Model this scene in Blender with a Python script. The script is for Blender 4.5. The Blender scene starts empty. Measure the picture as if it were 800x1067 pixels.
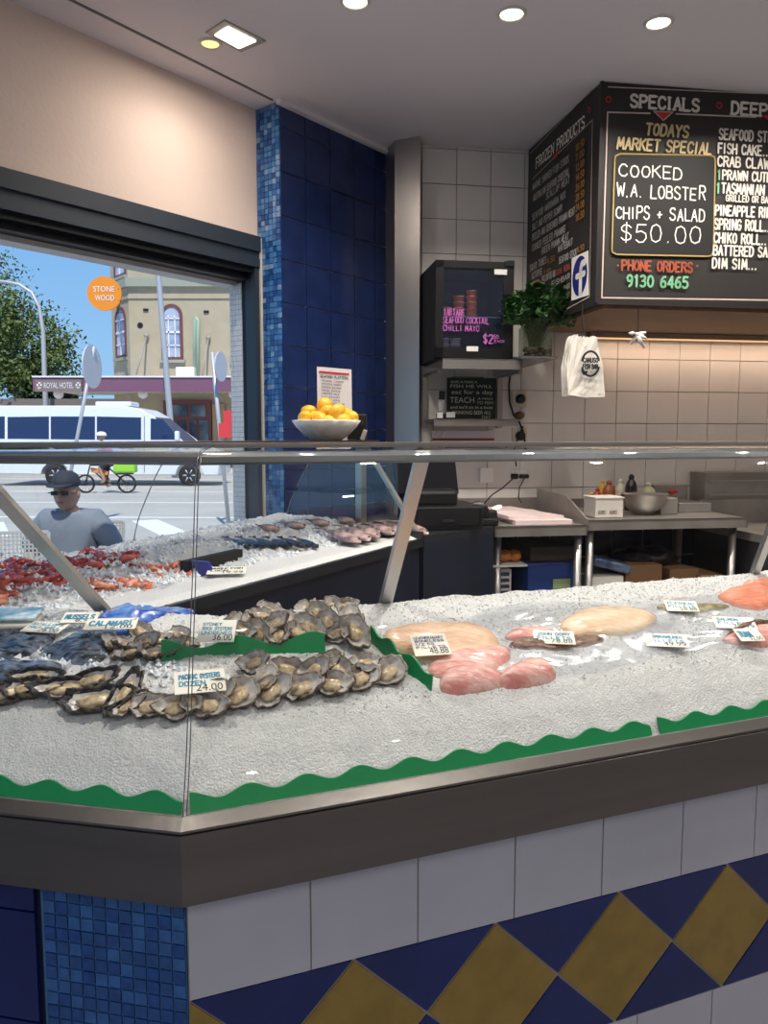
import bpy, bmesh, math, random
from mathutils import Vector, Matrix, noise
random.seed(7)
S = bpy.context.scene
COL = S.collection
# ------------------------------------------------------------------ camera
F = 800.0; PITCH = math.atan(78/800); H = 1.45
cd = bpy.data.cameras.new('camera'); cam = bpy.data.objects.new('camera', cd); COL.objects.link(cam)
cd.sensor_fit = 'HORIZONTAL'; cd.sensor_width = 36; cd.lens = 36; cd.clip_start = .02; cd.clip_end = 300
cam.location = (0, 0, H); cam.rotation_euler = (math.pi/2 - PITCH, 0, 0)
S.camera = cam
# ------------------------------------------------------------------ world, sun, exposure
W = bpy.data.worlds.new('sky'); S.world = W; W.use_nodes = True
nt = W.node_tree; nt.nodes.clear()
wo = nt.nodes.new('ShaderNodeOutputWorld'); bg = nt.nodes.new('ShaderNodeBackground')
tc = nt.nodes.new('ShaderNodeTexCoord'); sx = nt.nodes.new('ShaderNodeSeparateXYZ'); cr = nt.nodes.new('ShaderNodeValToRGB')
nt.links.new(tc.outputs['Generated'], sx.inputs[0]); nt.links.new(sx.outputs['Z'], cr.inputs[0])
cr.color_ramp.elements[0].position = 0.0; cr.color_ramp.elements[0].color = (.36, .64, .92, 1)
cr.color_ramp.elements[1].position = .45; cr.color_ramp.elements[1].color = (.09, .32, .82, 1)
nt.links.new(cr.outputs[0], bg.inputs[0]); bg.inputs[1].default_value = 1.0
nt.links.new(bg.outputs[0], wo.inputs[0])
sd = bpy.data.lights.new('sun', 'SUN'); sun = bpy.data.objects.new('sun', sd); COL.objects.link(sun)
sd.energy = 5.0; sd.angle = .01; sd.color = (1, .95, .86)
sun.rotation_euler = Vector((-.10, .50, -.86)).to_track_quat('-Z', 'Y').to_euler()
S.view_settings.view_transform = 'Standard'; S.view_settings.look = 'None'
S.view_settings.gamma = 1; S.view_settings.use_curve_mapping = False
S.view_settings.exposure = 0.0
DOWN_W = 10.5        # watts of each downlight

# ------------------------------------------------------------------ geometry of the camera: pixel -> place
def ray(x, y):
    c, s = math.cos(PITCH), math.sin(PITCH); a, b, d = x-400, F, -(y-533.5)
    return Vector((a, b*c + d*s, -b*s + d*c))
def hz(x, y, z):
    r = ray(x, y); t = (z-H)/r.z; return Vector((r.x*t, r.y*t, z))
def hv(x, y, P, d):
    r = ray(x, y); n = (d[1], -d[0]); t = (n[0]*P[0]+n[1]*P[1])/(n[0]*r.x+n[1]*r.y)
    return Vector((r.x*t, r.y*t, H + r.z*t))
def hy(x, y, Y):
    r = ray(x, y); t = Y/r.y; return Vector((r.x*t, Y, H+r.z*t))
def dirv(deg): a = math.radians(deg); return Vector((math.sin(a), math.cos(a)))
Z3 = Vector((0, 0, 1))
def v3(p, z=0): return Vector((p[0], p[1], z))

# ------------------------------------------------------------------ materials
def lin(c): return tuple(((v/255)/12.92 if v/255 <= .04045 else ((v/255+.055)/1.055)**2.4) for v in c)
MT = {}
def mat(name, c, rough=.5, metal=0, var=0, scale=20, bump=0, bscale=None, c2=None, sheen=0, alpha=1, sss=0, emit=0, coat=0, stretch=None, spec=.5):
    if name in MT: return MT[name]
    m = bpy.data.materials.new(name); m.use_nodes = True; MT[name] = m
    n = m.node_tree; b = n.nodes['Principled BSDF']; col = lin(c)
    b.inputs['Base Color'].default_value = (*col, 1); b.inputs['Roughness'].default_value = rough
    b.inputs['Metallic'].default_value = metal; b.inputs['Alpha'].default_value = alpha
    b.inputs['Coat Weight'].default_value = coat; b.inputs['Specular IOR Level'].default_value = spec
    if sss: b.inputs['Subsurface Weight'].default_value = sss; b.inputs['Subsurface Radius'].default_value = (.02, .012, .008); b.inputs['Subsurface Scale'].default_value = .3
    if emit: b.inputs['Emission Color'].default_value = (*col, 1); b.inputs['Emission Strength'].default_value = emit
    if var or c2 or bump:
        t = n.nodes.new('ShaderNodeTexCoord'); vec = t.outputs['Object']
        if stretch:
            mp = n.nodes.new('ShaderNodeMapping'); mp.inputs['Scale'].default_value = stretch; n.links.new(vec, mp.inputs[0]); vec = mp.outputs[0]
        if var or c2:
            q = n.nodes.new('ShaderNodeTexNoise'); q.inputs['Scale'].default_value = scale; q.inputs['Detail'].default_value = 5; n.links.new(vec, q.inputs['Vector'])
            r = n.nodes.new('ShaderNodeValToRGB'); k = lin(c2) if c2 else tuple(v*(1-var) for v in col)
            r.color_ramp.elements[0].position = .38; r.color_ramp.elements[0].color = (*k, 1)
            r.color_ramp.elements[1].position = .62; r.color_ramp.elements[1].color = (*col, 1)
            n.links.new(q.outputs['Fac'], r.inputs[0]); n.links.new(r.outputs[0], b.inputs['Base Color'])
        if bump:
            q = n.nodes.new('ShaderNodeTexNoise'); q.inputs['Scale'].default_value = bscale or scale; q.inputs['Detail'].default_value = 4; n.links.new(vec, q.inputs['Vector'])
            u = n.nodes.new('ShaderNodeBump'); u.inputs['Strength'].default_value = bump; u.inputs['Distance'].default_value = .01
            n.links.new(q.outputs['Fac'], u.inputs['Height']); n.links.new(u.outputs[0], b.inputs['Normal'])
    return m
def glassmat(name, tint=(1, 1, 1), f0=.045, rough=0.0, milk=0.0, milkc=(.8, .85, .9)):
    if name in MT: return MT[name]
    m = bpy.data.materials.new(name); m.use_nodes = True; MT[name] = m
    n = m.node_tree; n.nodes.clear(); N = n.nodes.new; L = n.links.new
    o = N('ShaderNodeOutputMaterial'); tr = N('ShaderNodeBsdfTransparent'); gl = N('ShaderNodeBsdfGlossy'); mx = N('ShaderNodeMixShader')
    lw = N('ShaderNodeLayerWeight'); lw.inputs['Blend'].default_value = .5
    pw = N('ShaderNodeMath'); pw.operation = 'POWER'; pw.inputs[1].default_value = 5
    mu = N('ShaderNodeMath'); mu.operation = 'MULTIPLY_ADD'; mu.inputs[1].default_value = 1-f0; mu.inputs[2].default_value = f0
    L(lw.outputs['Facing'], pw.inputs[0]); L(pw.outputs[0], mu.inputs[0]); L(mu.outputs[0], mx.inputs[0])
    tr.inputs[0].default_value = (*tint, 1); gl.inputs['Roughness'].default_value = rough
    a = tr.outputs[0]
    if milk:
        df = N('ShaderNodeBsdfDiffuse'); df.inputs[0].default_value = (*milkc, 1); m2 = N('ShaderNodeMixShader'); m2.inputs[0].default_value = milk
        L(a, m2.inputs[1]); L(df.outputs[0], m2.inputs[2]); a = m2.outputs[0]
    L(a, mx.inputs[1]); L(gl.outputs[0], mx.inputs[2]); L(mx.outputs[0], o.inputs[0])
    return m
GLASS = glassmat('case_glass', (.985, .995, .99), .035)
CLEAR = glassmat('clear_glass', (.97, .99, .98), .05)
FILM = glassmat('plastic_film', (.97, .98, 1), .10, .12, milk=.14, milkc=(.9, .92, .96))
STEEL = mat('brushed_steel', (176, 173, 170), .30, .85, bump=.06, bscale=30, stretch=(1, 1, 30))
STEELB = mat('band_steel', (124, 120, 118), .33, 1, var=.12, scale=3, bump=.05, bscale=60, stretch=(.4, .4, 6))
ALU = mat('aluminium', (186, 184, 180), .38, .85)
DARKST = mat('dark_steel', (70, 72, 76), .4, .8)
BLACK = mat('black_plastic', (18, 18, 20), .35)
BLACKM = mat('black_matte', (14, 14, 16), .7)
WHITEP = mat('white_plastic', (232, 230, 224), .4)
NAVYP = mat('navy_panel', (24, 32, 52), .35, var=.3, scale=6)
ICE = mat('ice', (222, 224, 224), .35, var=.10, scale=160, bump=.6, bscale=260, sss=0)
ICEL = mat('ice_lumps', (236, 243, 250), .2, var=.08, scale=60, bump=.6, bscale=120)
GREEN = mat('green_plastic', (12, 136, 80), .35)
RED = mat('red_paint', (196, 40, 40), .5)
WHT = mat('white_paint', (236, 232, 224), .5)

# ------------------------------------------------------------------ objects
def setp(o, label=None, cat=None, group=None, kind=None):
    if label: o['label'] = label
    if cat: o['category'] = cat
    if group: o['group'] = group
    if kind: o['kind'] = kind
    return o
def empty(name, loc, label, cat, group=None, rz=0):
    o = bpy.data.objects.new(name, None); COL.objects.link(o); o.location = loc; o.rotation_euler = (0, 0, rz); o.empty_display_size = .05
    return setp(o, label, cat, group)
bpy_par_fix = []
def link(name, me, parent=None, smooth=False, local=False):
    o = bpy.data.objects.new(name, me); COL.objects.link(o)
    if smooth:
        for p in me.polygons: p.use_smooth = True
    if parent:
        o.parent = parent
        if not local:   # geometry was given in world coordinates
            M = wmat(parent).inverted(); me.transform(M)
    return o
def wmat(o):
    M = Matrix.LocRotScale(o.location, o.rotation_euler, o.scale)
    return (wmat(o.parent) @ M) if o.parent else M
def mesh(name, bm, mats, parent=None, smooth=False, local=False, center=False):
    me = bpy.data.meshes.new(name)
    bmesh.ops.recalc_face_normals(bm, faces=bm.faces)
    bm.to_mesh(me); bm.free()
    for m in (mats if isinstance(mats, (list, tuple)) else [mats]): me.materials.append(m)
    o = link(name, me, parent, smooth, local)
    if not parent and center and len(me.vertices):
        c = sum((v.co for v in me.vertices), Vector())/len(me.vertices); c.z = min(v.co.z for v in me.vertices)
        me.transform(Matrix.Translation(-c)); o.location = c
    return o
def struct(name, bm, mats, parent=None, smooth=False):
    o = mesh(name, bm, mats, parent, smooth)
    if not parent: o['kind'] = 'structure'
    return o
def stuff(o): o['kind'] = 'stuff'; return o
def bevel(bm, w, seg=1):
    bmesh.ops.bevel(bm, geom=bm.edges[:], offset=w, segments=seg, affect='EDGES', profile=.5, clamp_overlap=True)
def box(bm, c, size, rz=0, rot=None, mi=0, bev=0):
    b = bmesh.new(); bmesh.ops.create_cube(b, size=1)
    for v in b.verts: v.co = Vector((v.co.x*size[0], v.co.y*size[1], v.co.z*size[2]))
    if bev: bevel(b, bev, 2)
    M = Matrix.Translation(Vector(c)) @ (rot if rot else Matrix.Rotation(rz, 4, 'Z'))
    merge(bm, b, M, mi)
def merge(bm, b, M=None, mi=0):
    vs = {}
    for v in b.verts: vs[v] = bm.verts.new(M @ v.co if M else v.co)
    for f in b.faces:
        try: g = bm.faces.new([vs[v] for v in f.verts]); g.material_index = mi if mi else f.material_index
        except ValueError: pass
    b.free()
def boxm(c, size, rz=0, bev=0, rot=None):
    bm = bmesh.new(); box(bm, c, size, rz, rot, 0, bev); return bm
def quad(bm, a, b, c, d, mi=0):
    f = bm.faces.new([bm.verts.new(p) for p in (a, b, c, d)]); f.material_index = mi; return f
def prism(bm, pts, z0, z1, mi=0):           # vertical prism over a plan polygon
    lo = [bm.verts.new((p[0], p[1], z0)) for p in pts]; hi = [bm.verts.new((p[0], p[1], z1)) for p in pts]; n = len(pts)
    fs = [bm.faces.new(lo[::-1]), bm.faces.new(hi)] + [bm.faces.new((lo[i], lo[(i+1) % n], hi[(i+1) % n], hi[i])) for i in range(n)]
    for f in fs: f.material_index = mi
def extrude_poly(bm, pts, vec, mi=0):        # polygon of 3d points swept along vec
    lo = [bm.verts.new(p) for p in pts]; hi = [bm.verts.new(Vector(p)+vec) for p in pts]; n = len(pts)
    fs = [bm.faces.new(lo[::-1]), bm.faces.new(hi)] + [bm.faces.new((lo[i], lo[(i+1) % n], hi[(i+1) % n], hi[i])) for i in range(n)]
    for f in fs: f.material_index = mi
def bar(bm, a, b, w, h, up=Z3, mi=0):        # square-section bar from a to b
    a = Vector(a); b = Vector(b); d = (b-a).normalized(); s = d.cross(up)
    if s.length < 1e-4: s = Vector((1, 0, 0))
    s.normalize(); u = s.cross(d).normalized()
    extrude_poly(bm, [a+s*w/2+u*h/2, a-s*w/2+u*h/2, a-s*w/2-u*h/2, a+s*w/2-u*h/2], b-a, mi)
def tube(bm, pts, r, seg=8, mi=0, cap=True):
    pts = [Vector(p) for p in pts]; R = r if isinstance(r, (list, tuple)) else [r]*len(pts); rings = []; pu = None
    for i, p in enumerate(pts):
        d = (pts[min(i+1, len(pts)-1)]-pts[max(i-1, 0)]).normalized()
        u = pu - d*pu.dot(d) if pu else d.orthogonal()
        if u.length < 1e-5: u = d.orthogonal()
        u.normalize(); pu = u; w = d.cross(u)
        rings.append([bm.verts.new(p + (u*math.cos(2*math.pi*k/seg)+w*math.sin(2*math.pi*k/seg))*R[i]) for k in range(seg)])
    for a, b in zip(rings, rings[1:]):
        for k in range(seg): f = bm.faces.new((a[k], a[(k+1) % seg], b[(k+1) % seg], b[k])); f.material_index = mi
    if cap: bm.faces.new(rings[0][::-1]).material_index = mi; bm.faces.new(rings[-1]).material_index = mi
def lathe(bm, prof, c=(0, 0, 0), seg=24, mi=0, M=None, wave=0, nw=0):
    rings = []
    for r, z in prof:
        ring = []
        for k in range(seg):
            a = 2*math.pi*k/seg; rr = r*(1+wave*math.cos(nw*a)) ; p = Vector((rr*math.cos(a), rr*math.sin(a), z))
            p = (M @ p) if M else p; ring.append(bm.verts.new(p+Vector(c)))
        rings.append(ring)
    for a, b in zip(rings, rings[1:]):
        for k in range(seg): f = bm.faces.new((a[k], a[(k+1) % seg], b[(k+1) % seg], b[k])); f.material_index = mi
    if prof[0] == prof[-1]: return
    if prof[0][0] > 1e-4: bm.faces.new(rings[0][::-1]).material_index = mi
    if prof[-1][0] > 1e-4: bm.faces.new(rings[-1]).material_index = mi
def ball(bm, c, r, sc=(1, 1, 1), sub=2, mi=0, jit=0, M=None):
    b = bmesh.new(); bmesh.ops.create_icosphere(b, subdivisions=sub, radius=1)
    for v in b.verts:
        k = 1+jit*noise.noise(v.co*2.3+Vector(c)*9)
        v.co = Vector((v.co.x*sc[0], v.co.y*sc[1], v.co.z*sc[2]))*r*k
    merge(bm, b, Matrix.Translation(Vector(c)) @ (M if M else Matrix()), mi)
def copytree(o, parent=None):
    c = o.copy(); COL.objects.link(c)
    if parent: c.parent = parent
    for ch in list(o.children): copytree(ch, c)
    return c

# ------------------------------------------------------------------ stroke lettering (hand-painted)
GL = {'A': '0,0 2,6 4,0|.8,2.2 3.2,2.2', 'B': '0,3.2 2.4,3.2 3.5,3.9 3.5,5.3 2.4,6 0,6 0,0 2.7,0 3.9,.8 3.9,2.4 2.4,3.2',
 'C': '3.9,4.8 3,5.9 1.3,5.9 .2,4.6 0,3 .2,1.4 1.3,.1 3,.1 3.9,1.2', 'D': '0,0 0,6 2,6 3.5,5 4,3 3.5,1 2,0 0,0', 'E': '3.6,6 0,6 0,0 3.6,0|0,3.1 3,3.1',
 'F': '3.6,6 0,6 0,0|0,3.1 3,3.1', 'G': '3.9,4.8 3,5.9 1.3,5.9 .2,4.6 0,3 .2,1.4 1.3,.1 3,.1 3.9,1.2 3.9,2.8 2.3,2.8', 'H': '0,0 0,6|4,0 4,6|0,3 4,3', 'I': '2,0 2,6',
 'J': '3.2,6 3.2,1.2 2.2,0 .8,.1 .1,1.2', 'K': '0,0 0,6|3.8,6 0,2.6|1.2,3.6 4,0', 'L': '0,6 0,0 3.5,0', 'M': '0,0 .4,6 2.2,1.4 4,6 4.5,0', 'N': '0,0 0,6 4,0 4,6',
 'O': '2,6 .6,5.3 0,3 .6,.7 2,0 3.4,.7 4,3 3.4,5.3 2,6', 'P': '0,0 0,6 2.6,6 3.8,5.2 3.8,3.8 2.6,2.9 0,2.9', 'Q': '2,6 .6,5.3 0,3 .6,.7 2,0 3.4,.7 4,3 3.4,5.3 2,6|2.4,1.6 4.2,-.4',
 'R': '0,0 0,6 2.6,6 3.8,5.2 3.8,3.9 2.6,3.1 0,3.1|2,3.1 4,0', 'S': '3.7,5.1 2.8,6 1.2,6 .2,5.1 .3,3.9 1.4,3.2 2.7,2.8 3.8,2 3.7,.8 2.7,0 1.1,0 .1,.9', 'T': '0,6 4,6|2,6 2,0',
 'U': '0,6 0,1.6 1,.1 3,.1 4,1.6 4,6', 'V': '0,6 2,0 4,6', 'W': '0,6 1.1,0 2.4,4.6 3.7,0 4.8,6', 'X': '0,0 4,6|0,6 4,0', 'Y': '0,6 2,3 4,6|2,3 2,0', 'Z': '0,6 4,6 0,0 4,0',
 '0': '2,6 .6,5.3 0,3 .6,.7 2,0 3.4,.7 4,3 3.4,5.3 2,6', '1': '1,5 2.2,6 2.2,0', '2': '.2,4.8 1.2,6 2.8,6 3.7,4.9 3.2,3.4 0,0 4,0', '3': '.3,5.4 1.5,6 3,5.8 3.6,4.7 2.9,3.4 1.5,3.1|2.9,3.2 3.8,2 3.4,.6 2,0 .2,.5',
 '4': '3,0 3,6 0,1.8 4,1.8', '5': '3.6,6 .6,6 .3,3.4 2,3.8 3.6,3 3.8,1.5 2.8,.2 1.2,0 .1,.7', '6': '3.4,5.7 2,5.6 .6,4 .1,2 .7,.4 2,0 3.4,.5 3.8,1.9 3,3.3 1.6,3.4 .3,2.3', '7': '0,6 4,6 1.5,0',
 '8': '2,3.2 .6,4 .5,5.3 2,6 3.5,5.3 3.4,4 2,3.2 .3,2.2 .3,.8 2,0 3.7,.8 3.7,2.2 2,3.2', '9': '3.7,3.9 2.4,2.7 .8,3 .2,4.4 .9,5.7 2.3,6 3.6,5.2 3.8,3 3.1,.8 1.6,0', '$': '3.7,4.7 2.8,5.4 1.2,5.4 .3,4.6 .4,3.7 1.4,3.2 2.7,2.8 3.7,2 3.6,1.1 2.7,.5 1.1,.5 .2,1.2|2,6.4 2,-.4',
 '.': '1,0 1.1,.2', '+': '0,2.6 3,2.6|1.5,1.2 1.5,4', '-': '0,3 3,3', '&': '4,0 .6,4.6 1,5.8 2.2,5.9 2.6,4.8 .3,2 .2,.7 1.2,0 2.6,.4 3.9,2.4', '/': '0,0 3,6', ':': '1,1 1,1.3|1,4 1,4.3', ' ': ''}
NARROW = {'I': 2.4, '1': 3, '.': 1.8, ':': 2, ' ': 2.6}
def strokes(bm, s, P, u, v, h, w=None, th=.13, slant=0, jit=0, mi=0, serif=False, gap=1.5):
    """hand-lettered string s, cap height h, fitted into width w when given"""
    adv = 0; lay = []
    for c in s.upper():
        g = GL.get(c, ''); wid = {'M': 4.5, 'W': 4.8}.get(c, 4); off = {'I': -1.2, '1': -.6, '.': -.4}.get(c, 0)
        lay.append((g, adv+off)); adv += (NARROW.get(c, wid)) + (gap if c not in 'I1' else gap*.9)
    adv -= gap; sy = h/6; sxx = (w/adv) if w else sy
    T = th*h/2
    for g, ox in lay:
        jx, jy, js = random.uniform(-jit, jit), random.uniform(-jit, jit), 1+random.uniform(-jit, jit)*.25
        for st in g.split('|'):
            if not st: continue
            pts = []
            for q in st.split():
                a, b = map(float, q.split(',')); a = (a+ox+jx+random.uniform(-jit, jit)*.4)*sxx + b*slant*sy; b = (b*js+jy+random.uniform(-jit, jit)*.4)*sy; pts.append(Vector((a, b)))
            if serif:
                for e in (pts[0], pts[-1]):
                    if e.y/sy > 5.7 or e.y/sy < .2: strip(bm, [e+Vector((-.9*sxx, 0)), e+Vector((.9*sxx, 0))], T*.6, P, u, v, mi)
            strip(bm, pts, T, P, u, v, mi)
    return adv*sxx
def strip(bm, pts, T, P, u, v, mi=0):
    W3 = lambda q: P + u*q.x + v*q.y
    for a, b in zip(pts, pts[1:]):
        d = (b-a)
        if d.length < 1e-6: continue
        d.normalize(); n = Vector((-d.y, d.x))*T
        quad(bm, W3(a+n), W3(a-n), W3(b-n), W3(b+n), mi)
    for p in pts:
        f = bm.faces.new([bm.verts.new(W3(p+Vector((math.cos(k*math.pi/3), math.sin(k*math.pi/3)))*T)) for k in range(6)]); f.material_index = mi
def bfont(s, P, u, v, h, w=None, center=False):
    """printed lettering as a mesh lying in the plane u,v"""
    cu = bpy.data.curves.new('t', 'FONT'); cu.body = s; cu.size = 1; cu.fill_mode = 'FRONT'; cu.resolution_u = 3
    o = bpy.data.objects.new('t', cu); COL.objects.link(o)
    me = bpy.data.meshes.new_from_object(o); bpy.data.objects.remove(o); bpy.data.curves.remove(cu)
    xs = [q.co.x for q in me.vertices]; x0, x1 = min(xs), max(xs)
    k = h/.72; kx = (w/(x1-x0)) if w else k; off = -(x1-x0)*kx/2 if center else 0
    bm = bmesh.new(); bm.from_mesh(me); bpy.data.meshes.remove(me)
    for q in bm.verts: q.co = P + u*((q.co.x-x0)*kx+off) + v*(q.co.y*k)
    return bm
class Plane:        # a vertical face: origin, run direction, facing normal
    def __init__(s, P, d, n, off=.002): s.P, s.d, s.n, s.off = v3(P), d, v3(n), off; s.u = v3(d)
    def at(s, x, y): return hv(x, y, s.P, s.d) + s.n*s.off
    def text(s, bm, t, x0, yt, yb, x1, **k):
        a = s.at(x0, yb); b = s.at(x0, yt); c = s.at(x1, yb); w = (c-a).dot(s.u)
        strokes(bm, t, a, s.u, Z3, b.z-a.z, w, **k)
    def line(s, bm, pts, w, mi=0):
        q = [s.at(*p) for p in pts]; o = q[0]; l = [Vector(((p-o).dot(s.u), p.z-o.z)) for p in q]; strip(bm, l, w/2, o, s.u, Z3, mi)

def tilegrid(bm, P, u, v, n, us, vs, gap=.003, th=.006, mis=None, tilt=0.0, lift=0):
    """individual tiles: rectangles between grid lines us x vs standing th proud of the wall along n"""
    for a, b in zip(us, us[1:]):
        for c, d in zip(vs, vs[1:]):
            mi = random.choice(mis) if mis else 0; g = gap/2; t = [random.uniform(-tilt, tilt) for _ in range(4)]
            q = [P+u*x+v*y+n*(th+tt) for (x, y), tt in zip(((a+g, c+g), (b-g, c+g), (b-g, d-g), (a+g, d-g)), t)]
            base = [p - n*th for p in q]
            V = [bm.verts.new(p) for p in q]; B = [bm.verts.new(p) for p in base]
            bm.faces.new(V).material_index = mi
            for i in range(4): bm.faces.new((V[i], B[i], B[(i+1) % 4], V[(i+1) % 4])).material_index = mi
def rng(a, step, n): return [a+step*i for i in range(n+1)]
# ================================================================== THE ROOM
CEIL = 3.0
dW = dirv(38.5); nW = Vector((dW.y, -dW.x))            # window wall runs far-right, faces into the shop
A = Vector((-.485, 3.72)); AW = A - nW*.16               # A: near edge of the blue tiled pillar
dB = dirv(81); nB = Vector((dB.y, -dB.x))               # back wall
BP = Vector((.19, 4.25))
BLUEEND = A + dW*.80
corner_far = BP + dB*4.6; corner_near = Vector((corner_far.x+.1, -3.2)); wl_end = AW - dW*8.6; left_near = Vector((wl_end.x, -3.2))
PLASTER = mat('beige_plaster', (226, 206, 194), .8, bump=.15, bscale=60)
CEILM = mat('ceiling_paint', (232, 226, 230), .75, bump=.08, bscale=40)
GROUT = mat('pale_grout', (150, 142, 134), .8); GROUTB = mat('blue_grout', (168, 174, 196), .8)
TW = mat('white_tile', (226, 220, 214), .18, var=.05, scale=3)
TNAVY = mat('navy_tile', (36, 52, 100), .16, var=.25, scale=9)
MOS = [mat('mosaic_a', (52, 102, 166), .2, var=.25, scale=40), mat('mosaic_b', (78, 130, 186), .2, var=.2, scale=40), mat('mosaic_c', (36, 82, 144), .2, var=.2, scale=40), mat('mosaic_d', (126, 160, 200), .22, var=.2, scale=40)]
FLOORM = mat('floor_tile', (132, 132, 136), .5, var=.12, scale=4)
room = [wl_end, AW, A, BLUEEND, BP, corner_far, corner_near, left_near]
bm = bmesh.new(); prism(bm, [p for p in room], -.15, 0); struct('floor', bm, FLOORM)
bm = bmesh.new(); prism(bm, [wl_end-nW*.25, AW-nW*.25+dW*1.2, corner_far+Vector((0, .5)), corner_far+Vector((.3, .3)), corner_near+Vector((.3, -.2)), left_near+Vector((-.2, -.2))], CEIL, CEIL+.2); struct('ceiling', bm, CEILM)
# back wall with its own tiles
bm = bmesh.new(); prism(bm, [BP-dB*.12-nB*.012, corner_far-nB*.012, corner_far-nB*.2, BP-dB*.12-nB*.2], 0, CEIL)
wb = struct('wall_back', bm, GROUT)
bm = bmesh.new(); tilegrid(bm, v3(BP-nB*.012), v3(dB), Z3, v3(nB), rng(.013, .19, 24), [0, .07]+rng(.254, .182, 15)[0:]+[CEIL], .004, .012, tilt=.0007)
mesh('wall_tiles', bm, TW, wb)
# window wall: plaster above the opening, low wall below it
bm = bmesh.new(); o = AW - nW*.2
prism(bm, [AW, AW-dW*8.6, AW-dW*8.6-nW*.2, AW-nW*.2], 2.40, CEIL)
prism(bm, [AW, AW-dW*8.6, AW-dW*8.6-nW*.2, AW-nW*.2], 0, .62)
prism(bm, [AW-dW*5.6, AW-dW*8.6, AW-dW*8.6-nW*.2, AW-dW*5.6-nW*.2], .62, 2.40)
struct('wall_window', bm, PLASTER)
HDR = mat('header_grey', (40, 50, 62), .5, 0); TRK = mat('track_black', (14, 16, 20), .5, .3)
bm = bmesh.new()
P4 = lambda s0, s1, w0, w1: [AW+dW*s0+nW*w1, AW+dW*s1+nW*w1, AW+dW*s1+nW*w0, AW+dW*s0+nW*w0]
prism(bm, P4(-5.6, -.012, -.10, .035), 2.335, 2.405, 0)
prism(bm, P4(-5.6, -.012, -.10, .022), 2.30, 2.335, 0)
prism(bm, P4(-5.6, -.012, -.14, .028), 2.262, 2.302, 0)
prism(bm, P4(-5.6, -.02, -.12, .005), 2.235, 2.262, 1)
prism(bm, P4(-5.6, -.02, -.16, -.03), 2.205, 2.235, 1)
prism(bm, P4(-5.6, -.05, -.19, -.10), 2.185, 2.205, 2)
prism(bm, P4(-.040, -.012, -.05, .02), .62, 2.262, 0)
prism(bm, P4(-.040, -.012, -.075, -.05), .62, 2.205, 1)
prism(bm, P4(-5.6, -5.5, -.14, .02), .62, 2.262, 0)
prism(bm, P4(-5.6, -.012, -.19, .03), .60, .64, 0)
struct('window_1', bm, [HDR, TRK, mat('trim_white', (200, 198, 196), .5)])
bm = bmesh.new(); prism(bm, P4(-.012, 0, -.02, .03), .62, 2.40); struct('trim_1', bm, mat('cream_trim', (205, 196, 184), .6))
# pillar with blue tiles and mosaic side
pil = bmesh.new(); prism(pil, [A-nW*.012+dW*.012, BLUEEND-nW*.012, BLUEEND-nW*.3, AW-nW*.165+dW*.012], 0, CEIL); wp = struct('wall_pillar', pil, GROUTB)
bm = bmesh.new(); tilegrid(bm, v3(A-nW*.012), v3(dW), Z3, v3(nW), [.002, .17, .345, .53, .70, .80], [0, .088]+rng(.288, .2, 13)+[CEIL], .0055, .012, tilt=.0006); mesh('pillar_tiles', bm, TNAVY, wp)
bm = bmesh.new(); tilegrid(bm, v3(A+dW*.010-nW*.004), v3(-nW), Z3, v3(-dW), rng(0, .026, 6), rng(0, .02585, 116), .0028, .010, [0, 0, 1, 1, 1, 2, 3], .0006); mesh('pillar_mosaic', bm, MOS, wp)
bm = bmesh.new(); prism(bm, [AW-nW*.08-dW*.035, AW-nW*.08+dW*.1, AW-nW*.17+dW*.5, AW-nW*.17-dW*.035], 0, 3.6)
op = struct('trim_2', bm, mat('outer_grout', (186, 188, 192), .8))
bm = bmesh.new(); tilegrid(bm, v3(AW-nW*.08-dW*.035), v3(-nW), Z3, v3(-dW), rng(0, .0225, 4), rng(0, .025, 88), .003, .004, tilt=.0004)
mesh('outer_pier_mosaic', bm, mat('outer_mosaic', (240, 238, 234), .4, var=.1, scale=30), op)
# steel clad column between pillar and back wall
c0 = hv(401.5, 300, v3(BLUEEND), dB); c1 = hy(411, 300, 4.20); c2 = hy(437, 300, 4.14)
bm = bmesh.new(); prism(bm, [(c0.x, c0.y), (c1.x, c1.y), (c2.x, c2.y), (c2.x+.02, 4.3), (0, 4.6)], 0, CEIL)
struct('trim_3', bm, STEEL)
# remaining shell
bm = bmesh.new(); prism(bm, [corner_far, corner_near, corner_near+Vector((.2, 0)), corner_far+Vector((.2, .2))], 0, CEIL); struct('wall_right', bm, TW)
bm = bmesh.new(); a, b = left_near, corner_near
for x0, x1, z0, z1 in ((a.x, -3.4, 0, CEIL), (-.6, b.x, 0, CEIL), (-3.4, -.6, 2.4, CEIL)): prism(bm, [(x0, -3.4), (x1, -3.4), (x1, -3.2), (x0, -3.2)], z0, z1)
struct('wall_front', bm, PLASTER)
bm = bmesh.new(); prism(bm, [left_near, wl_end, wl_end+Vector((-.2, 0)), left_near+Vector((-.2, 0))], 0, CEIL); struct('wall_left', bm, PLASTER)
bm = bmesh.new()
for x in (-3.38, -2.0, -.64): box(bm, (x, -3.3, 1.2), (.05, .06, 2.4))
box(bm, (-2.0, -3.3, 2.37), (2.8, .06, .06)); box(bm, (-2.0, -3.3, .04), (2.8, .06, .08)); struct('door_1', bm, HDR)
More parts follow.
